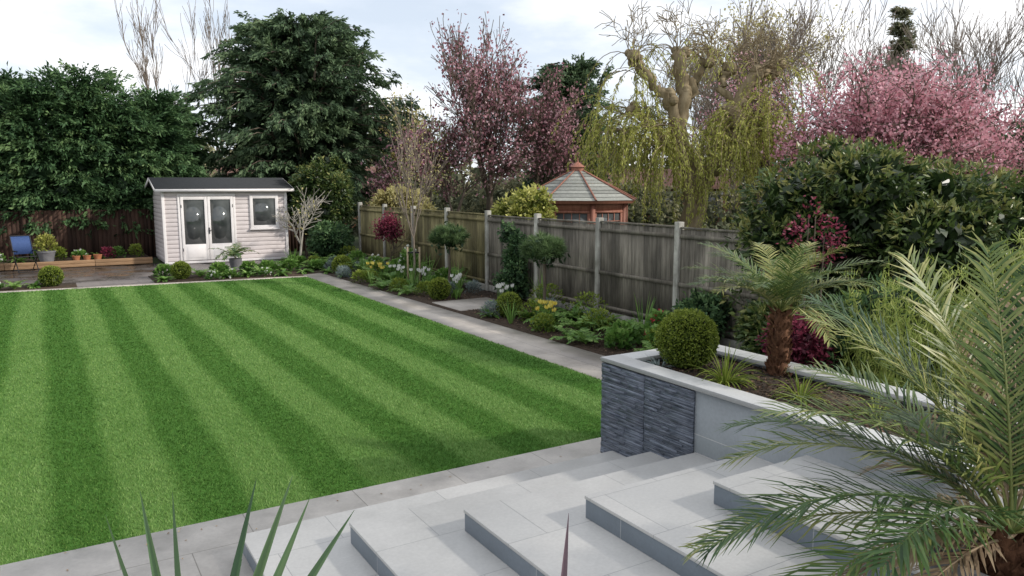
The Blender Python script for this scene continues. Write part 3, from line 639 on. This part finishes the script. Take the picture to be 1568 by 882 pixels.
ctr=[(a,25.3+rg.uniform(-.3,.3),rg.uniform(5.4,6.5)) for a in np.arange(-11,-.6,1.15)]
for (a,c,h) in ctr:
    for i in range(95):
        f=rg.random()**.9; z=.5+(h-1.5)*f; t=rg.uniform(-PI*.98,PI*.1) if rg.random()<.8 else rg.uniform(0,2*PI); l=rg.uniform(1.0,1.8)*(1-.45*max(0,f-.55))*(1.1 if f<.4 else 1)
        wv=LW(a,c,z); e=rg.uniform(.05,.7)+.9*max(0,f-.65); tt=t+PH*1.0
        O.append(wv); Dd.append([math.cos(tt)*math.cos(e),math.sin(tt)*math.cos(e),math.sin(e)]); Ls.append(l)
    for i in range(7):
        wv=LW(a+rg.normal(0,.45),c+rg.normal(0,.4),h-1.5); O.append(wv); Dd.append([rg.normal(0,.3),rg.normal(0,.3),1]); Ls.append(rg.uniform(.9,1.6))
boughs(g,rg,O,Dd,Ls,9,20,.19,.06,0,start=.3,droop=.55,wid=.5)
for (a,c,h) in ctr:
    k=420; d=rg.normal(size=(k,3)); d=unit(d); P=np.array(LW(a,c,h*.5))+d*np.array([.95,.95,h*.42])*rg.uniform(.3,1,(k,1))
    g.leaves(P,unit(rg.normal(size=(k,3))),.5,.35,rg,0,rg.uniform(0,.15,k)); x,y,_=LW(a,c); g.tube([[x,y,0],[x,y,2],[x,y,4.5]],[.13,.1,.05],7,1)  # dark leaves inside the hedge carry its inner shade as colour
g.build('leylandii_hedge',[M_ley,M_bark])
# ------------------------------------------------------------ broadleaf trees
def bare(name,x,y,h,seed,kids=5,lev=4,spread=.65,grav=.05,r=.14,leaf=None,nleaf=0,ll=.12,lw=.09,sp=.18,mat=M_twig,stems=1,rmin=.012):
    rg=R(seed); g=Geo(); S=[];tp=[]
    for s_ in range(stems):
        d=unit(np.array([rg.normal(0,.08+.2*(stems>1)),rg.normal(0,.10),1.]))
        grow(S,tp,rg,np.array([x+rg.normal(0,.05),y,0.]),d,h*.55,r,lev,kids,spread,grav,4,.1,rmin)
    S,tp=fitheight(S,tp,(x,y,0),h)
    addsegs(g,S,0,4,rg.uniform(.2,.8,len(S)))
    if nleaf:
        P=np.array([t[0] for t in tp]); P=P[rg.integers(0,len(P),nleaf)]+rg.normal(0,sp,(nleaf,3))
        tt=.5+.2*rg.normal(size=nleaf)+.12*np.sin(P[:,0]*2.3)*np.sin(P[:,2]*2.1)
        g.leaves(P,unit(rg.normal(size=(nleaf,3))+[0,0,-.2]),ll*rg.uniform(.6,1.3,nleaf),lw,rg,1,tt)
    g.build(name,[mat]+([leaf] if leaf else []))
for i,(x,y,h) in enumerate([(-15.3,35,12.5),(-13.6,36,11.5)]): bare('bare_tree',x,y,h,70+i,4,4,.26,.14,.08,rmin=.009)
for i,(x,y,h) in enumerate([(12.5,44,12.5),(16.5,46,14),(20.5,46,13.5),(26,45,14),(29,47,15),(9.5,42,11),(22.5,42,12),(31,42,13)]): bare('bare_tree',x,y,h,80+i,5,4,.5,.09,.2,rmin=.014)
for i,(x,y,h) in enumerate([(14.5,50,15),(18.0,52,15.5)]): bare('budding_tree',x,y,h,95+i,5,4,.5,.06,.2,leaf=M_straw,nleaf=5000,ll=.2,lw=.12,sp=.4)
bare('budding_tree',-5.8,44,7.6,98,5,4,.6,.05,.2,leaf=M_straw,nleaf=9000,ll=.2,lw=.11,sp=.35)
bare('budding_tree',-3.9,34,5.4,99,5,3,.6,.03,.1,leaf=M_wil,nleaf=1500,ll=.12,lw=.08,sp=.2)
bare('plum_tree',-.9,33,9.7,101,5,4,.42,.10,.16,leaf=M_plum,nleaf=4600,ll=.15,lw=.11,sp=.14,mat=M_bark,stems=2)
bare('plum_tree',-2.4,31,5.4,102,5,4,.6,.03,.12,leaf=M_plum,nleaf=4000,ll=.14,lw=.10,sp=.16,mat=M_bark,stems=2)
bare('plum_tree',.9,34,7.4,103,5,4,.5,.05,.14,leaf=M_plum,nleaf=3500,ll=.14,lw=.10,sp=.14,mat=M_bark,stems=2)
def cherry(x,y,h,rx,ry,seed,n,hb=2.0):
    rg=R(seed); g=Geo(); S=[]
    g.tube([[x,y,0],[x,y+.05,1],[x+.1,y,hb]],[.22,.17,.15],8,0)
    C=[]
    for i in range(64):
        t=rg.uniform(0,2*PI); q=rg.random()**.55; zt=hb+.4+(h-hb-.4)*math.sqrt(max(0,1-q**2.4))*rg.uniform(.45,1.0)
        e=np.array([x+math.cos(t)*q*rx,y+math.sin(t)*q*ry,zt]); p=np.array([x+.1,y,hb]); k=6
        for j in range(k):
            f=(j+1)/k; qn=np.array([x+.1,y,hb])*(1-f)+e*f+np.array([0,0,math.sin(f*PI)*.25*q*rx*.5])+rg.normal(0,.08,3); S.append((p,qn,.07*(1-j/k)+.012,.07*(1-(j+1)/k)+.012)); p=qn
            if j>1:
                for _ in range(5):
                    d=unit(rg.normal(size=3)+[0,0,.35]); e2=qn+d*rg.uniform(.4,1.0); S.append((qn,e2,.012,.009)); C.append(e2); C.append(qn+(e2-qn)*.5)
    addsegs(g,S,0,4)
    P=np.array(C); k=rg.integers(0,len(P),n); cc=rg.normal(0,.17,len(P))
    Q=P[k]+rg.normal(0,.13,(n,3))
    g.leaves(Q,unit(rg.normal(size=(n,3))),.11*rg.uniform(.6,1.3,n),.09,rg,1,.46+cc[k]+.13*rg.normal(size=n)+.06*(Q[:,2]-4.5))
    g.build('cherry_tree',[M_bark,M_pink])
cherry(11.6,24.5,6.55,3.4,3,111,21000); cherry(15.0,28,6.6,3.5,3,112,13000)
cherry(10.4,33,8.4,2.8,2.6,113,3500,hb=2.8)
# willow
rg=R(121); g=Geo(); Yw=27
def lim(pts,rad):
    P=np.array([[p[0],Yw+p[2],p[1]] for p in pts],float)
    t=np.linspace(0,len(P)-1,len(P)*4); P2=np.stack([np.interp(t,range(len(P)),P[:,i]) for i in range(3)],1); P2[1:-1]+=rg.normal(0,.07,P2[1:-1].shape)
    g.tube(P2,np.interp(t,range(len(P)),rad),9,0,.5,wob=.12,rng=rg)
lim([(6.3,0,0),(6.4,2.5,0),(5.6,4.2,-.2),(5.95,5.5,-.1),(5.6,6.95,0)],[.42,.36,.28,.22,.22])
lim([(5.7,4.1,-.2),(5.3,5.4,-.6),(4.6,6.0,-.5),(4.05,6.8,-.4)],[.24,.18,.16,.18])
lim([(6.35,2.3,0),(7.0,3.2,-.4),(7.55,4.4,-.5),(7.6,5.2,-.3),(8.3,6.3,-.2),(9.0,6.4,.1)],[.34,.28,.24,.21,.19,.13])
lim([(5.85,4.9,0),(6.3,6.1,.3),(6.75,6.7,.4)],[.18,.15,.15])
lim([(7.6,5.0,-.3),(7.2,6.0,.1),(7.35,6.6,.3)],[.15,.12,.12])
lim([(5.6,3.6,.2),(4.8,4.6,.6),(4.3,5.2,.8)],[.18,.14,.12])
knobs=np.array([(5.6,6.95,0),(4.05,6.8,-.4),(8.3,6.3,-.2),(9.0,6.4,.1),(6.75,6.7,.4),(7.35,6.6,.3),(4.3,5.2,.8),(5.3,5.4,-.6),(7.6,5.2,-.3),(5.95,5.5,-.1)])
for kx,kz,ky in knobs:
    for _ in range(4):
        c0=np.array([kx,Yw+ky,kz])+rg.normal(0,.13,3); rr=rg.uniform(.12,.24); k=6
        for i in range(k):
            a0=-PI/2+PI*i/k; a1=-PI/2+PI*(i+1)/k; g.frustum(c0[0],c0[1],c0[2]+rr*math.sin(a0),rr*math.cos(a0)+.001,c0[2]+rr*math.sin(a1),rr*math.cos(a1)+.001,9,0,.4)
S=[];LP=[];LD=[]
src=[(4.3,5.0,.8),(3.9,4.4,.2),(4.8,4.5,-.7),(5.0,3.9,-.6),(7.7,4.7,-.5),(8.3,4.5,-.3),(8.6,5.4,.0),(7.2,4.0,-.7),(9.0,6.0,.1),(4.05,6.4,-.4)]
wt=np.array([3,3,3,2.5,3,3,2,2.5,1.,.7]);wt/=wt.sum()
for i in range(330):
    kx,kz,ky=src[rg.choice(len(src),p=wt)]; t=rg.uniform(0,2*PI); o=rg.uniform(.3,1.1); upv=rg.uniform(-.2,.7)
    kx+=rg.normal(0,.25);ky+=rg.normal(0,.25)
    L_=rg.uniform(1.5,4.0); hgr=rg.uniform(.8,1.5); p=np.array([kx,Yw+ky,kz]); d=unit([math.cos(t)*o,math.sin(t)*o*.8,upv]); ns=11
    rr=rg.uniform(.010,.018)
    for j in range(ns):
        d=unit(d+np.array([0,0,-hgr*.42])*(1 if j>1 else .4)+rg.normal(0,.06,3)); q=p+d*L_/ns
        if q[2]<.8: break
        S.append((p,q,rr*(1-.7*j/ns),rr*(1-.7*(j+1)/ns)))
        if j>1:
            for _ in range(8): LP.append(p+(q-p)*rg.random()+rg.normal(0,.035,3)); LD.append(d)
        p=q
for i in range(60):
    kx,kz,ky=knobs[rg.integers(0,6)]; t=rg.uniform(0,2*PI); p=np.array([kx,Yw+ky,kz]); d=unit([math.cos(t),math.sin(t),rg.uniform(.2,1.)]); L_=rg.uniform(1,2.4)
    for j in range(9):
        d=unit(d+np.array([0,0,-.35])*(j>1)+rg.normal(0,.1,3)); q=p+d*L_/9; S.append((p,q,.014,.012))
        if j>3:
            for _ in range(3): LP.append(q+rg.normal(0,.05,3)); LD.append(d)
        p=q
addsegs(g,S,2,4,.5)
LP=np.array(LP);LD=np.array(LD); n=len(LP)
g.leaves(LP,unit(LD*.7+rg.normal(0,.4,(n,3))+[0,0,-.4]),.14*rg.uniform(.6,1.3,n),.04,rg,1,.5+.2*rg.normal(size=n))
S=[];tp=[]
for kx,kz,ky in knobs[:6]:
    for _ in range(5):
        grow(S,tp,rg,np.array([kx,Yw+ky,kz]),unit([rg.normal(0,.5),rg.normal(0,.5),1]),1.0,.022,2,4,.8,-.02,3,.25,.010)
addsegs(g,S,0,4)
g.build('willow_tree',[M_wbark,M_wil,M_wbark])
def shrubmass(name,lobes,seed,nc,per,spread,ll,lw,mat,tr=1.,**k):
    rg=R(seed); g=Geo(); crown(g,rg,np.array(lobes,float),nc,per,spread,ll,lw,0,**k)
    l=np.array(lobes,float)
    for q in l[:3]: g.tube([[q[0],q[1],0],[q[0],q[1],q[2]*.6],[q[0],q[1],q[2]]],[.06*tr,.045*tr,.03*tr],6,1)
    return g.build(name,[mat,M_bark])
rg=R(131); lo=lobes_ell(rg,(5.7,11.4,1.45),(2.75,2.0,1.75),60,.22,-.55)
lo=np.concatenate([lo,lobes_ell(rg,(9.1,12.3,1.25),(2.2,1.8,1.65),32,.22,-.55)])
g=Geo()
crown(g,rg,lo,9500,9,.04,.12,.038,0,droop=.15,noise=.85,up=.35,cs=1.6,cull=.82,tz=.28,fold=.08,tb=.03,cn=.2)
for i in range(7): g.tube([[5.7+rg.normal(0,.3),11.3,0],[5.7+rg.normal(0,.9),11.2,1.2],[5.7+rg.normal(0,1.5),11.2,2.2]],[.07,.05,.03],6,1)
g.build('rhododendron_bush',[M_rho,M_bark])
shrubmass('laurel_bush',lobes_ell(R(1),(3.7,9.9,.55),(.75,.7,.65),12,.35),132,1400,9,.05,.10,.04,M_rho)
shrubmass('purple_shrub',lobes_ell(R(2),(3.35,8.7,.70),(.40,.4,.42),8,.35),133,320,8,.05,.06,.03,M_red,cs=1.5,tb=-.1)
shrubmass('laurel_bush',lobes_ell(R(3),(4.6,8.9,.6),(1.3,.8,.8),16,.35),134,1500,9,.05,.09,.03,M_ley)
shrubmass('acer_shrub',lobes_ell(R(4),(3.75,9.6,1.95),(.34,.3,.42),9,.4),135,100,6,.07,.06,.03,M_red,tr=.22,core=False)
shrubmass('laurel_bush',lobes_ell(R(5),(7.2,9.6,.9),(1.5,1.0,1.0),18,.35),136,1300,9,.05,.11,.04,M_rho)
rg=R(141); g=Geo(); LP=[];LD=[]
for i in range(150):
    p=np.array([rg.uniform(3.7,6.3),rg.uniform(7.0,8.6),0]); h=rg.uniform(1.2,2.15)*(.75+.12*(p[0]-3.7)); d=unit(np.array([rg.normal(0,.12),rg.normal(0,.1),1])); P=[p]
    for j in range(7): d=unit(d+[rg.normal(0,.03),0,-.01*j]); P.append(P[-1]+d*h/7)
    g.tube(P,np.linspace(.008,.003,8),4,0,.7)
    for j in range(2,8):
        for _ in range(13): LP.append(P[j]+rg.normal(0,.04,3)); LD.append(unit(rg.normal(0,.5,3)+[0,0,.7]))
n=len(LP); g.leaves(np.array(LP),np.array(LD),.12*rg.uniform(.6,1.3,n),.015,rg,0,.55+.22*rg.normal(size=n))
g.build('bamboo_plant',[M_bam])
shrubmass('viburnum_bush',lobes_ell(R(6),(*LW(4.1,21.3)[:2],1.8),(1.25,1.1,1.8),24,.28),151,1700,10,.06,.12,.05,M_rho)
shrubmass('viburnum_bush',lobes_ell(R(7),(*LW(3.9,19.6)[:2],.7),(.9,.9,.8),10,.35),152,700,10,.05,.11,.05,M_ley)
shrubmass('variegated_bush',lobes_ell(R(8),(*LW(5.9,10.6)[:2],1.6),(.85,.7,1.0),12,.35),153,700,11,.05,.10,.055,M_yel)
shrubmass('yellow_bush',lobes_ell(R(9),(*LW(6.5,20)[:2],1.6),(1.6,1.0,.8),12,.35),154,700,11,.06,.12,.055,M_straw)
M_stk=noisemat('stake_timber',(.25,.19,.12),(.38,.31,.21),3,.8,.3,(8,8,.8))
def smalltree(name,a,c,h,seed,mat,leaf,nl,spread=.7,r=.04,ll=.09,lw=.05,kids=4,lev=3,grav=.03,sp=.08,stake=False,rmin=.007):
    rg=R(seed); g=Geo(); S=[];tp=[]
    grow(S,tp,rg,np.zeros(3),np.array([.03,0,1.]),h*.55,r,lev,kids,spread,grav,4,.07,rmin)
    S,tp=fitheight(S,tp,(0,0,0),h)
    addsegs(g,S,0,5)
    if nl:
        P=np.array([t[0] for t in tp]); P=P[rg.integers(0,len(P),nl)]+rg.normal(0,sp,(nl,3)); g.leaves(P,unit(rg.normal(size=(nl,3))),ll,lw,rg,1,.5+.2*rg.normal(size=nl))
    if stake:
        for x in(-.14,.16): g.box(x-.022,x+.022,-.022,.022,0,1.0,2)
        g.box(-.13,.15,-.03,-.022,.84,.88,3)
    g.build(name,[mat,leaf,M_stk,M_black],loc=LW(a,c,0))
smalltree('fig_tree',2.6,19.0,2.5,161,M_pale,M_straw,60,.85,.05,rmin=.009,kids=5)
smalltree('young_birch_tree',3.6,12.3,4.9,162,M_twig,M_straw,380,.35,.035,grav=.10,stake=True,ll=.06,lw=.04,kids=5,rmin=.006)
rg=R(163); g=Geo(); S=[];tp=[]; grow(S,tp,rg,np.zeros(3),np.array([0,0,1.]),.9,.025,2,5,.7,0); addsegs(g,S,1,4)
lo=lobes_ell(rg,(0,0,1.3),(.38,.36,.42),10,.4); crown(g,rg,lo,260,8,.06,.07,.04,0,cs=1.3); g.build('acer_tree',[M_red,M_bark],loc=LW(4.2,15.4))
def pinetop(a,c,z,rx,rz_,stem,seed):
    rg=R(seed); g=Geo(); n=6500; d=unit(rg.normal(size=(n,3)))
    nC=70; cc=unit(rg.normal(size=(nC,3))); cc[:,2]=np.abs(cc[:,2])*1.1-.35; cc=unit(cc)*rg.uniform(.45,.95,(nC,1))*[rx,rx,rz_]
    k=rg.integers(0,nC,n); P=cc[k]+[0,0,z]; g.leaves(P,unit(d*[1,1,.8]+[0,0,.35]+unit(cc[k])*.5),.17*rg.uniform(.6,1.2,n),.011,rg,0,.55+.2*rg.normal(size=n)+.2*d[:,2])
    g.leaves(rg.normal(0,.35,(300,3))*[rx,rx,rz_]+[0,0,z],unit(rg.normal(size=(300,3))),.14,.06,rg,0,np.zeros(300))  # darkest-tint leaves in the middle stand for shade between needles
    g.tube([[0,0,0],[.02,0,z*.5],[0,0,z]],[.035,.03,.03],7,1)
    g.build('topiary_pine_tree',[M_pine,M_bark],loc=LW(a,c))
pinetop(3.9,6.8,1.28,.42,.30,1,171); pinetop(3.9,10.9,1.28,.42,.30,1,172)
g=Geo(); rg=R(173); lo=[]
for i in range(12): lo.append([rg.normal(0,.12),rg.normal(0,.1),.2+i*.12,.22-.009*i,.2,.16])
crown(g,rg,np.array(lo),600,8,.05,.08,.04,0,cs=1.6); g.build('evergreen_climber',[M_ley],loc=LW(4.55,9.0))
boxball(3.35,7.2,0,.25,181,3500,.03); boxball(3.2,10.0,0,.25,182,3000,.035); boxball(3.0,16.0,0,.27,183,2500,.04)
boxball(-1.2,17.0,0,.25,184,2500,.035); boxball(-4.25,17.1,0,.27,185,2500,.035)
rg=R(190); kinds=['fern','lav','hosta','iris','heu','fern','hosta','lav','low']
i=0
for c in np.arange(2.6,18.6,.42):
    for row,(a,zb) in enumerate(((3.08,1),(3.6,1),(4.25,1))):
        if rg.random()<.12: continue
        aa=a+rg.normal(0,.1); cc=c+rg.normal(0,.14)
        aa-= .025*max(0,cc-4)*(1 if row==0 else .5)
        if 8.0<cc<9.9 and aa<4.3: continue
        if any(math.hypot(aa-p,cc-q)<.34 for p,q in((3.35,7.2),(3.2,10.),(3.0,16.))): continue
        k=kinds[rg.integers(0,len(kinds))]; s=1.05+.38*row; sd=200+i; i+=1
        if k=='fern': fern(aa,cc,0,.40*s,sd)
        elif k=='lav': clump(aa,cc,0,.2,.28,sd,M_grey,420,.09,.012,'lavender_plant',out=1.2,upd=.9)
        elif k=='hosta': hosta(aa,cc,0,.28*s,sd)
        elif k=='iris': irisp(aa,cc,0,.44*s,sd,M_green)
        elif k=='heu': clump(aa,cc,0,.2*s,.25*s,sd,M_green,260,.09,.08,'geranium_plant')
        else: clump(aa,cc,0,.24*s,.3*s,sd,M_box,420,.06,.03,'small_shrub')
clump(4.1,3.7,0,.3,.5,301,M_green,300,.1,.07,'rose_plant',flower=(M_rfl,10)); clump(3.9,3.0,0,.25,.45,302,M_green,260,.1,.07,'rose_plant',flower=(M_rfl,10))
clump(4.1,13.7,0,.3,.8,303,M_green,350,.12,.06,'white_flowering_plant',flower=(M_flow,16)); clump(3.6,15.0,0,.3,.5,304,M_green,300,.1,.06,'white_flowering_plant',flower=(M_flow,12))
M_ytul=leafmat('yellow_petal',[(.7,.55,.08),(.8,.7,.2)],.5,.3)
for kk,(a,c,mt) in enumerate([(3.3,12.6,M_flow),(3.5,11.6,M_flow),(3.1,13.6,M_ytul),(3.6,9.95,M_flow),(3.2,5.6,M_ytul),(3.7,8.0,M_flow)]): tulips(a,c,350+kk,mt,10)
shrubmass('fence_shrub',lobes_ell(R(12),(*LW(4.5,3.2)[:2],.45),(.5,.5,.5),8,.35),305,420,8,.05,.08,.04,M_ley)
j=0
for a in np.arange(-1.6,2.4,.36):
    for c in (16.5,17.3):
        j+=1
        if abs(a+1.2)<.35: continue
        aa=a+rg.normal(0,.1); cc=c+rg.normal(0,.15); k=j%4
        if k==0: fern(aa,cc,0,.42,400+j)
        elif k==1: hosta(aa,cc,0,.34,400+j)
        elif k==2: clump(aa,cc,0,.26,.3,400+j,M_green,250,.11,.08,'geranium_plant')
        elif a<1: clump(aa,cc,0,.2,.2,400+j,M_green,200,.08,.06,'primrose_plant',flower=(M_flow,9))
for a in np.arange(-8.4,-3.8,.42):
    j+=1
    if abs(a+4.25)<.3: continue
    [lambda:fern(a,16.9,0,.38,500+j),lambda:hosta(a,17.0,0,.3,500+j),lambda:clump(a,16.9,0,.2,.2,500+j,M_green,200,.08,.06,'primrose_plant',flower=(M_flow,6))][j%3]()
fern(.55,18.5,.35,.75,520,M_palm,'cycad_plant'); fern(2.0,18.6,0,.55,521); fern(2.9,17.9,0,.6,522); fern(3.3,18.8,0,.6,523)
irisp(2.2,18.2,0,.6,524,M_green,30,.04)
g=Geo(); g.frustum(0,0,0,.14,.35,.19,14); g.frustum(0,0,.33,.19,.3301,.001,14,1); g.build('plant_pot',[M_gpot,M_soil],loc=LW(.55,18.5,0))
rg=R(530)
for k,a in enumerate(np.arange(-10,-1.6,.55)):
    j+=1
    [lambda:clump(a,22.6,.15,.22,.28,600+j,M_green,220,.1,.06,'primrose_plant',flower=(M_flow,7)),lambda:hosta(a,22.7,.15,.35,600+j),lambda:clump(a,22.7,.15,.24,.35,600+j,M_green,220,.09,.05,'heuchera_plant'),lambda:clump(a,22.8,.15,.25,.4,600+j,M_box,260,.08,.05,'small_shrub')][k%4]()
clump(-2.6,22.6,.15,.25,.35,645,M_red,220,.09,.05,'heuchera_plant')
clump(-4.3,22.5,.45,.32,.5,640,M_yel,400,.12,.05,'variegated_plant')
for (a,s) in((-4.3,.26),(-3.5,.12),(-3.2,.12),(-2.9,.13)):
    g=Geo(); g.frustum(0,0,0,s*.7,s*1.2,s*.95,14); g.frustum(0,0,s*1.2,s*1.02,s*1.4,s*1.02,14); g.frustum(0,0,s*1.3,s,s*1.3001,.001,14,1); g.build('flower_pot',[M_pot if s<.2 else M_gpot,M_soil],loc=LW(a,22.35,.15))
# folding garden chair with blue canvas
g=Geo()
def bar(p,q,r=.014,m=1): g.segs([p],[q],[r],[r],6,m,.5)
for x in(-.26,.26):
    bar([x,-.28,0],[x,.18,.62]); bar([x,.28,0],[x,-.24,.46]); bar([x,.05,.42],[x,.30,1.05]); bar([x,-.25,.62],[x,.18,.62],.018)
bar([-.26,.30,1.05],[.26,.30,1.05]); bar([-.26,-.24,.46],[.26,-.24,.46]); bar([-.26,-.28,.02],[.26,-.28,.02]); bar([-.26,.28,.02],[.26,.28,.02])
V=[[-.25,-.24,.465],[.25,-.24,.465],[.25,.10,.43],[-.25,.10,.43]]; g.add(V+[[x,y,z-.012] for x,y,z in V],[[0,1,2,3],[4,7,6,5],[0,4,5,1],[2,6,7,3]],0)
V=[[-.25,.10,.52],[.25,.10,.52],[.25,.305,1.04],[-.25,.305,1.04]]; g.add(V+[[x,y+.012,z] for x,y,z in V],[[0,1,2,3],[4,7,6,5],[0,4,5,1],[2,6,7,3]],0)
g.build('garden_chair',[M_blue,M_black],loc=LW(-4.85,21.2,0),rz=PH+.3)
rg=R(700); lo=[]
for i in range(150):
    x=rg.uniform(-60,60); y=rg.uniform(56,66); s=rg.uniform(1.6,3.0); lo.append([x,y,rg.uniform(.5,4.0),s*1.3,s,s])
g=Geo(); crown(g,rg,np.array(lo),4500,12,.3,.5,.3,0); g.build('distant_trees',[M_haze])
rg=R(701); lo=[]
for i in range(85):
    x=rg.uniform(-20,42); s=rg.uniform(.8,1.6); lo.append([x,40+rg.uniform(-2,2)+abs(x)*.05,rg.uniform(.3,2.0),s*1.5,s,s])
g=Geo(); crown(g,rg,np.array(lo),3200,12,.15,.26,.14,0); g.build('distant_hedge',[M_haze])
# ------------------------------------------------------------ sky + sun
el=math.radians(30); az=math.radians(99)
w=bpy.data.worlds.new('World'); scene.world=w; w.use_nodes=True; nt=w.node_tree; N=nt.nodes; K=nt.links
bg=N['Background']; bg.inputs[1].default_value=.145
sk=N.new('ShaderNodeTexSky'); sk.sky_type='NISHITA'; sk.sun_disc=False; sk.sun_elevation=el; sk.sun_rotation=az
tc=N.new('ShaderNodeTexCoord'); mp=N.new('ShaderNodeMapping'); mp.inputs['Scale'].default_value=(1,1,3.2); mp.inputs['Location'].default_value=(.3,.1,.2); K.new(tc.outputs['Generated'],mp.inputs[0])
nn=N.new('ShaderNodeTexNoise'); nn.inputs['Scale'].default_value=2.6; nn.inputs['Detail'].default_value=8; nn.inputs['Roughness'].default_value=.55; K.new(mp.outputs[0],nn.inputs['Vector'])
rr=ramp(nt,[(.62,.62,.62),(1,1,1)],[.36,.60]); K.new(nn.outputs['Fac'],rr.inputs[0])
r2=ramp(nt,[(6.6,7.1,7.9),(8.9,8.9,9.0)],[.42,.60]); K.new(nn.outputs['Fac'],r2.inputs[0])
mx=N.new('ShaderNodeMix'); mx.data_type='RGBA'; K.new(rr.outputs[0],mx.inputs[0]); K.new(sk.outputs[0],mx.inputs[6]); K.new(r2.outputs[0],mx.inputs[7])
K.new(mx.outputs[2],bg.inputs[0])
sd=bpy.data.lights.new('sun','SUN'); sd.energy=3.6; sd.angle=math.radians(2.5); sd.color=(1,.94,.85)
so=bpy.data.objects.new('sun',sd); scene.collection.objects.link(so)
sv=Vector((math.sin(az)*math.cos(el),math.cos(az)*math.cos(el),math.sin(el))); so.rotation_euler=sv.to_track_quat('Z','Y').to_euler(); so.location=(20,-5,20)
cd=bpy.data.cameras.new('camera'); cd.lens=27.09; cd.sensor_width=36; cd.clip_end=2000; cd.clip_start=.05
co=bpy.data.objects.new('camera',cd); scene.collection.objects.link(co); co.location=(0,0,2.6); co.rotation_euler=(math.radians(90-7.77),0,0); scene.camera=co
scene.view_settings.view_transform='Standard'; scene.view_settings.look='None'; scene.view_settings.exposure=0
